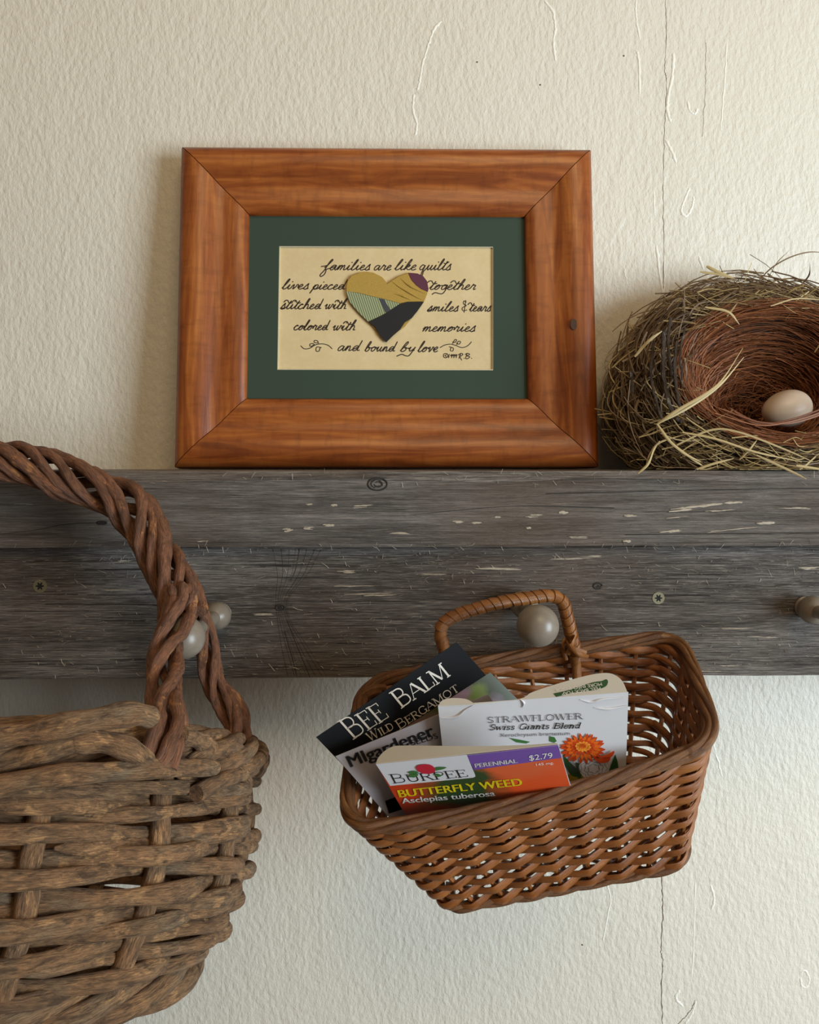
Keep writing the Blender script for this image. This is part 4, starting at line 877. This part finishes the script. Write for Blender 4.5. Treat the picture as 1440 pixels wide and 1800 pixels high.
mb = MB(); mb.add(V, fs); mb.build('cup_wall', M['nestcore'], nest)
def arcs(n, name, mat, rho_f, span, rad, wig, sides=3, seg=9, thf=None, label=None):
    mb = MB()
    for i in range(n):
        r0, t0_ = rho_f(); th = thf() if thf else random.uniform(0, 2*math.pi); sp_ = random.uniform(*span)*random.choice([1, -1]); dr = random.gauss(0, wig); dt = random.gauss(0, wig*.8); bow = random.gauss(0, wig*.8)
        P = [npt(max(r0+dr*(k/seg-.5)*2+bow*math.sin(math.pi*k/seg), .003), th+sp_*k/seg, t0_+dt*(k/seg-.5)*2+abs(random.gauss(0, .0003))) for k in range(seg+1)]
        rr = random.uniform(*rad); tube(mb, np.array([tuple(p) for p in P]), np.interp(np.arange(seg+1), [0, seg*.3, seg], [rr, rr, rr*.4]), sides, rnd=random.random()*5, caps=False)
    o = mb.build(name, M[mat], nest); o['kind'] = 'stuff'
    if label: o['label'] = label
def f_in(a, b, lift=.0015):
    def f():
        r_ = random.uniform(a, b); return r_, prof_in(r_)+random.uniform(0, lift)
    return f
def f_out(a, b, lift=.002):
    def f():
        u = random.uniform(a, b); r_, t_ = prof_out(u); k = random.uniform(0, lift); return r_+k*.8, t_+k*.5
    return f
arcs(1500, 'lining_fibre', 'rust', f_in(.022, .058, .003), (.7, 2.0), (.00018, .00036), .0028, label='rusty rootlets lining the cup')
arcs(500, 'lining_fibre', 'rust', f_in(.004, .03, .004), (.8, 3.0), (.00014, .00028), .006)
arcs(900, 'grass_stem', 'brown', f_out(.0, .45, .004), (.3, 1.2), (.0002, .0005), .0040)
arcs(900, 'grass_stem', 'brown', f_out(.3, 1.0, .006), (.3, 1.1), (.0002, .0006), .0055)
arcs(160, 'grass_stem', 'brown', f_out(.0, .6, .004), (.25, .7), (.0004, .0009), .006, thf=lambda: random.gauss(math.pi*.95, .35))
arcs(240, 'straw_stem', 'straw', f_out(.1, 1.0, .008), (.2, .7), (.0003, .0007), .006, thf=lambda: random.gauss(-math.pi*.5, .9))
arcs(90, 'straw_stem', 'straw', f_out(.0, .8, .005), (.1, .5), (.0002, .0005), .008)
mb = MB()
for i in range(420):   # loose ends and crossing stems, bottom front and top
    top = random.random() < .30
    if top: th = random.gauss(math.pi*.55, .45)
    else: th = random.gauss(-math.pi*.55, .75)
    u = random.uniform(0, .8); r_, t_ = prof_out(u); c = npt(r_+.002, th, t_+.003)
    d = Vector((random.gauss(1, .3)*random.choice([-1, 1]), random.gauss(0, .25), random.gauss(0, .35))).normalized(); L_ = random.uniform(.010, .036)
    P = crom([c-d*L_/2, c+Vector((random.gauss(0, .002), -.001, random.gauss(0, .002))), c+d*L_/2], 4)
    P[:, 2] = np.maximum(P[:, 2], SHZ+.0005); P[:, 1] = np.clip(P[:, 1], -.104, -.002)
    tube(mb, P, random.uniform(.00018, .0005), 3, rnd=random.random()*5)
o = mb.build('loose_stem', M['straw'], nest); o['kind'] = 'stuff'
blades = [([(1155, 746, .446), (1190, 722, .444), (1245, 690, .445), (1272, 665, .45), (1306, 612, .462)], .0009), ([(1158, 744, .446), (1215, 714, .445), (1265, 678, .45), (1308, 628, .462)], .0007),
 ([(1155, 745, .446), (1180, 778, .445), (1215, 805, .446), (1240, 822, .448)], .0008), ([(1165, 765, .446), (1200, 795, .445), (1232, 812, .446)], .0007), ([(1116, 627, .475), (1140, 600, .474), (1164, 582, .475)], .0009),
 ([(1242, 468, .475), (1262, 478, .474), (1288, 488, .474)], .0010), ([(1231, 478, .474), (1260, 482, .474), (1292, 490, .474)], .0007), ([(1213, 510, .475), (1250, 497, .475), (1300, 488, .476)], .0003),
 ([(1335, 492, .465), (1358, 470, .462), (1390, 452, .46), (1425, 443, .46), (1460, 446, .462)], .00042), ([(1412, 498, .465), (1423, 482, .463), (1424, 460, .462)], .0005), ([(1350, 490, .466), (1366, 462, .463), (1388, 440, .462)], .00022),
 ([(1300, 808, .447), (1318, 790, .445), (1332, 772, .446)], .0006), ([(1200, 760, .446), (1260, 772, .444), (1330, 795, .444), (1410, 812, .446)], .0006), ([(1190, 782, .446), (1250, 756, .445), (1300, 760, .444), (1380, 790, .445), (1430, 812, .446)], .0006),
 ([(1330, 800, .444), (1390, 828, .444), (1418, 842, .443)], .0007), ([(1400, 818, .444), (1450, 826, .445)], .0007), ([(1225, 825, .447), (1255, 815, .446), (1290, 806, .446)], .0007), ([(1122, 832, .450), (1140, 815, .449), (1150, 790, .451), (1160, 775, .452)], .0007),
 ([(1135, 822, .450), (1142, 800, .451), (1160, 778, .452), (1210, 762, .449)], .0006), ([(1108, 668, .475), (1104, 720, .474), (1112, 760, .473), (1130, 800, .470)], .0004), ([(1240, 540, .462), (1280, 548, .461), (1300, 570, .463)], .0007),
 ([(1355, 538, .461), (1400, 525, .461), (1450, 528, .462)], .0004), ([(1278, 556, .462), (1296, 533, .461)], .0005), ([(1172, 545, .474), (1186, 528, .474), (1200, 526, .474), (1202, 546, .474)], .0004), ([(1204, 550, .474), (1203, 500, .474)], .0003)]
for i, (pts, r) in enumerate(blades):
    P = crom([at(*p) for p in pts], 7); mb = MB(); n = len(P); rr = r*np.interp(np.linspace(0, 1, n), [0, .15, .7, 1], [.6, 1, .9, .25]); tube(mb, P, rr, 6, up=(0, 0, 1) if i % 2 else (.3, 0, 1), flat=.45)
    mb.build('straw_blade', M['straw' if i not in (8, 9, 10, 7, 19, 23, 24) else 'brown'], nest)
for k in range(14):
    o1, o2 = random.uniform(-6, 7), random.uniform(-5, 7); dd = random.uniform(.455, .463)
    P = crom([at(1270+random.uniform(-20, 25), 722+o1, dd), at(1330, 744+o1*.7, dd-.002), at(1385, 741+o2*.6, dd-.002), at(1440, 724+o2, dd), at(1480, 700+o2, dd)], 7)
    mb = MB(); tube(mb, P, random.uniform(.0002, .00036), 5); mb.build('lining_fibre', M['rust'], nest)
# bark strips on the left of the nest
for pts, r in [([(1168, 580, .466), (1166, 640, .464), (1172, 690, .462), (1185, 730, .458), (1200, 742, .456)], .0016), ([(1190, 600, .462), (1186, 650, .460), (1192, 700, .458), (1202, 728, .456)], .0012), ([(1178, 560, .468), (1175, 610, .466), (1180, 660, .463)], .0012), ([(1150, 600, .470), (1145, 650, .468), (1152, 700, .464), (1165, 740, .460)], .0011), ([(1205, 575, .462), (1196, 620, .460), (1200, 680, .457)], .0008), ([(1110, 650, .478), (1112, 690, .476)], .0013)]:
    P = crom([at(*p) for p in pts], 6); P = P+rng.normal(0, .0002, P.shape); mb = MB(); tube(mb, P, r*.62*(1+.12*np.sin(np.arange(len(P))*1.7)), 7, up=(0, -1, 0), flat=1.3)
    mb.build('bark_strip', M['bark'], nest)
eg_c = at(1383, 719, .480); V = []; fs = []; ex_ = Vector((.97, .1, .2)).normalized(); LN = 28; SG = 32
eggo = MB(); R0 = 45*.48/F
prof_e = []
for k in range(LN+1):
    a = math.pi*k/LN; x = -math.cos(a); prof_e.append(((x+1)*R0, max(R0*.735*math.sin(a)*(1+.10*x), 1e-5)))
lathe(eggo, eg_c-ex_*R0, ex_, prof_e, SG)
eg_o = eggo.build('egg', M['egg']); eg_o['label'] = 'pale cream egg lying in the cup of the nest'; eg_o['category'] = 'egg'
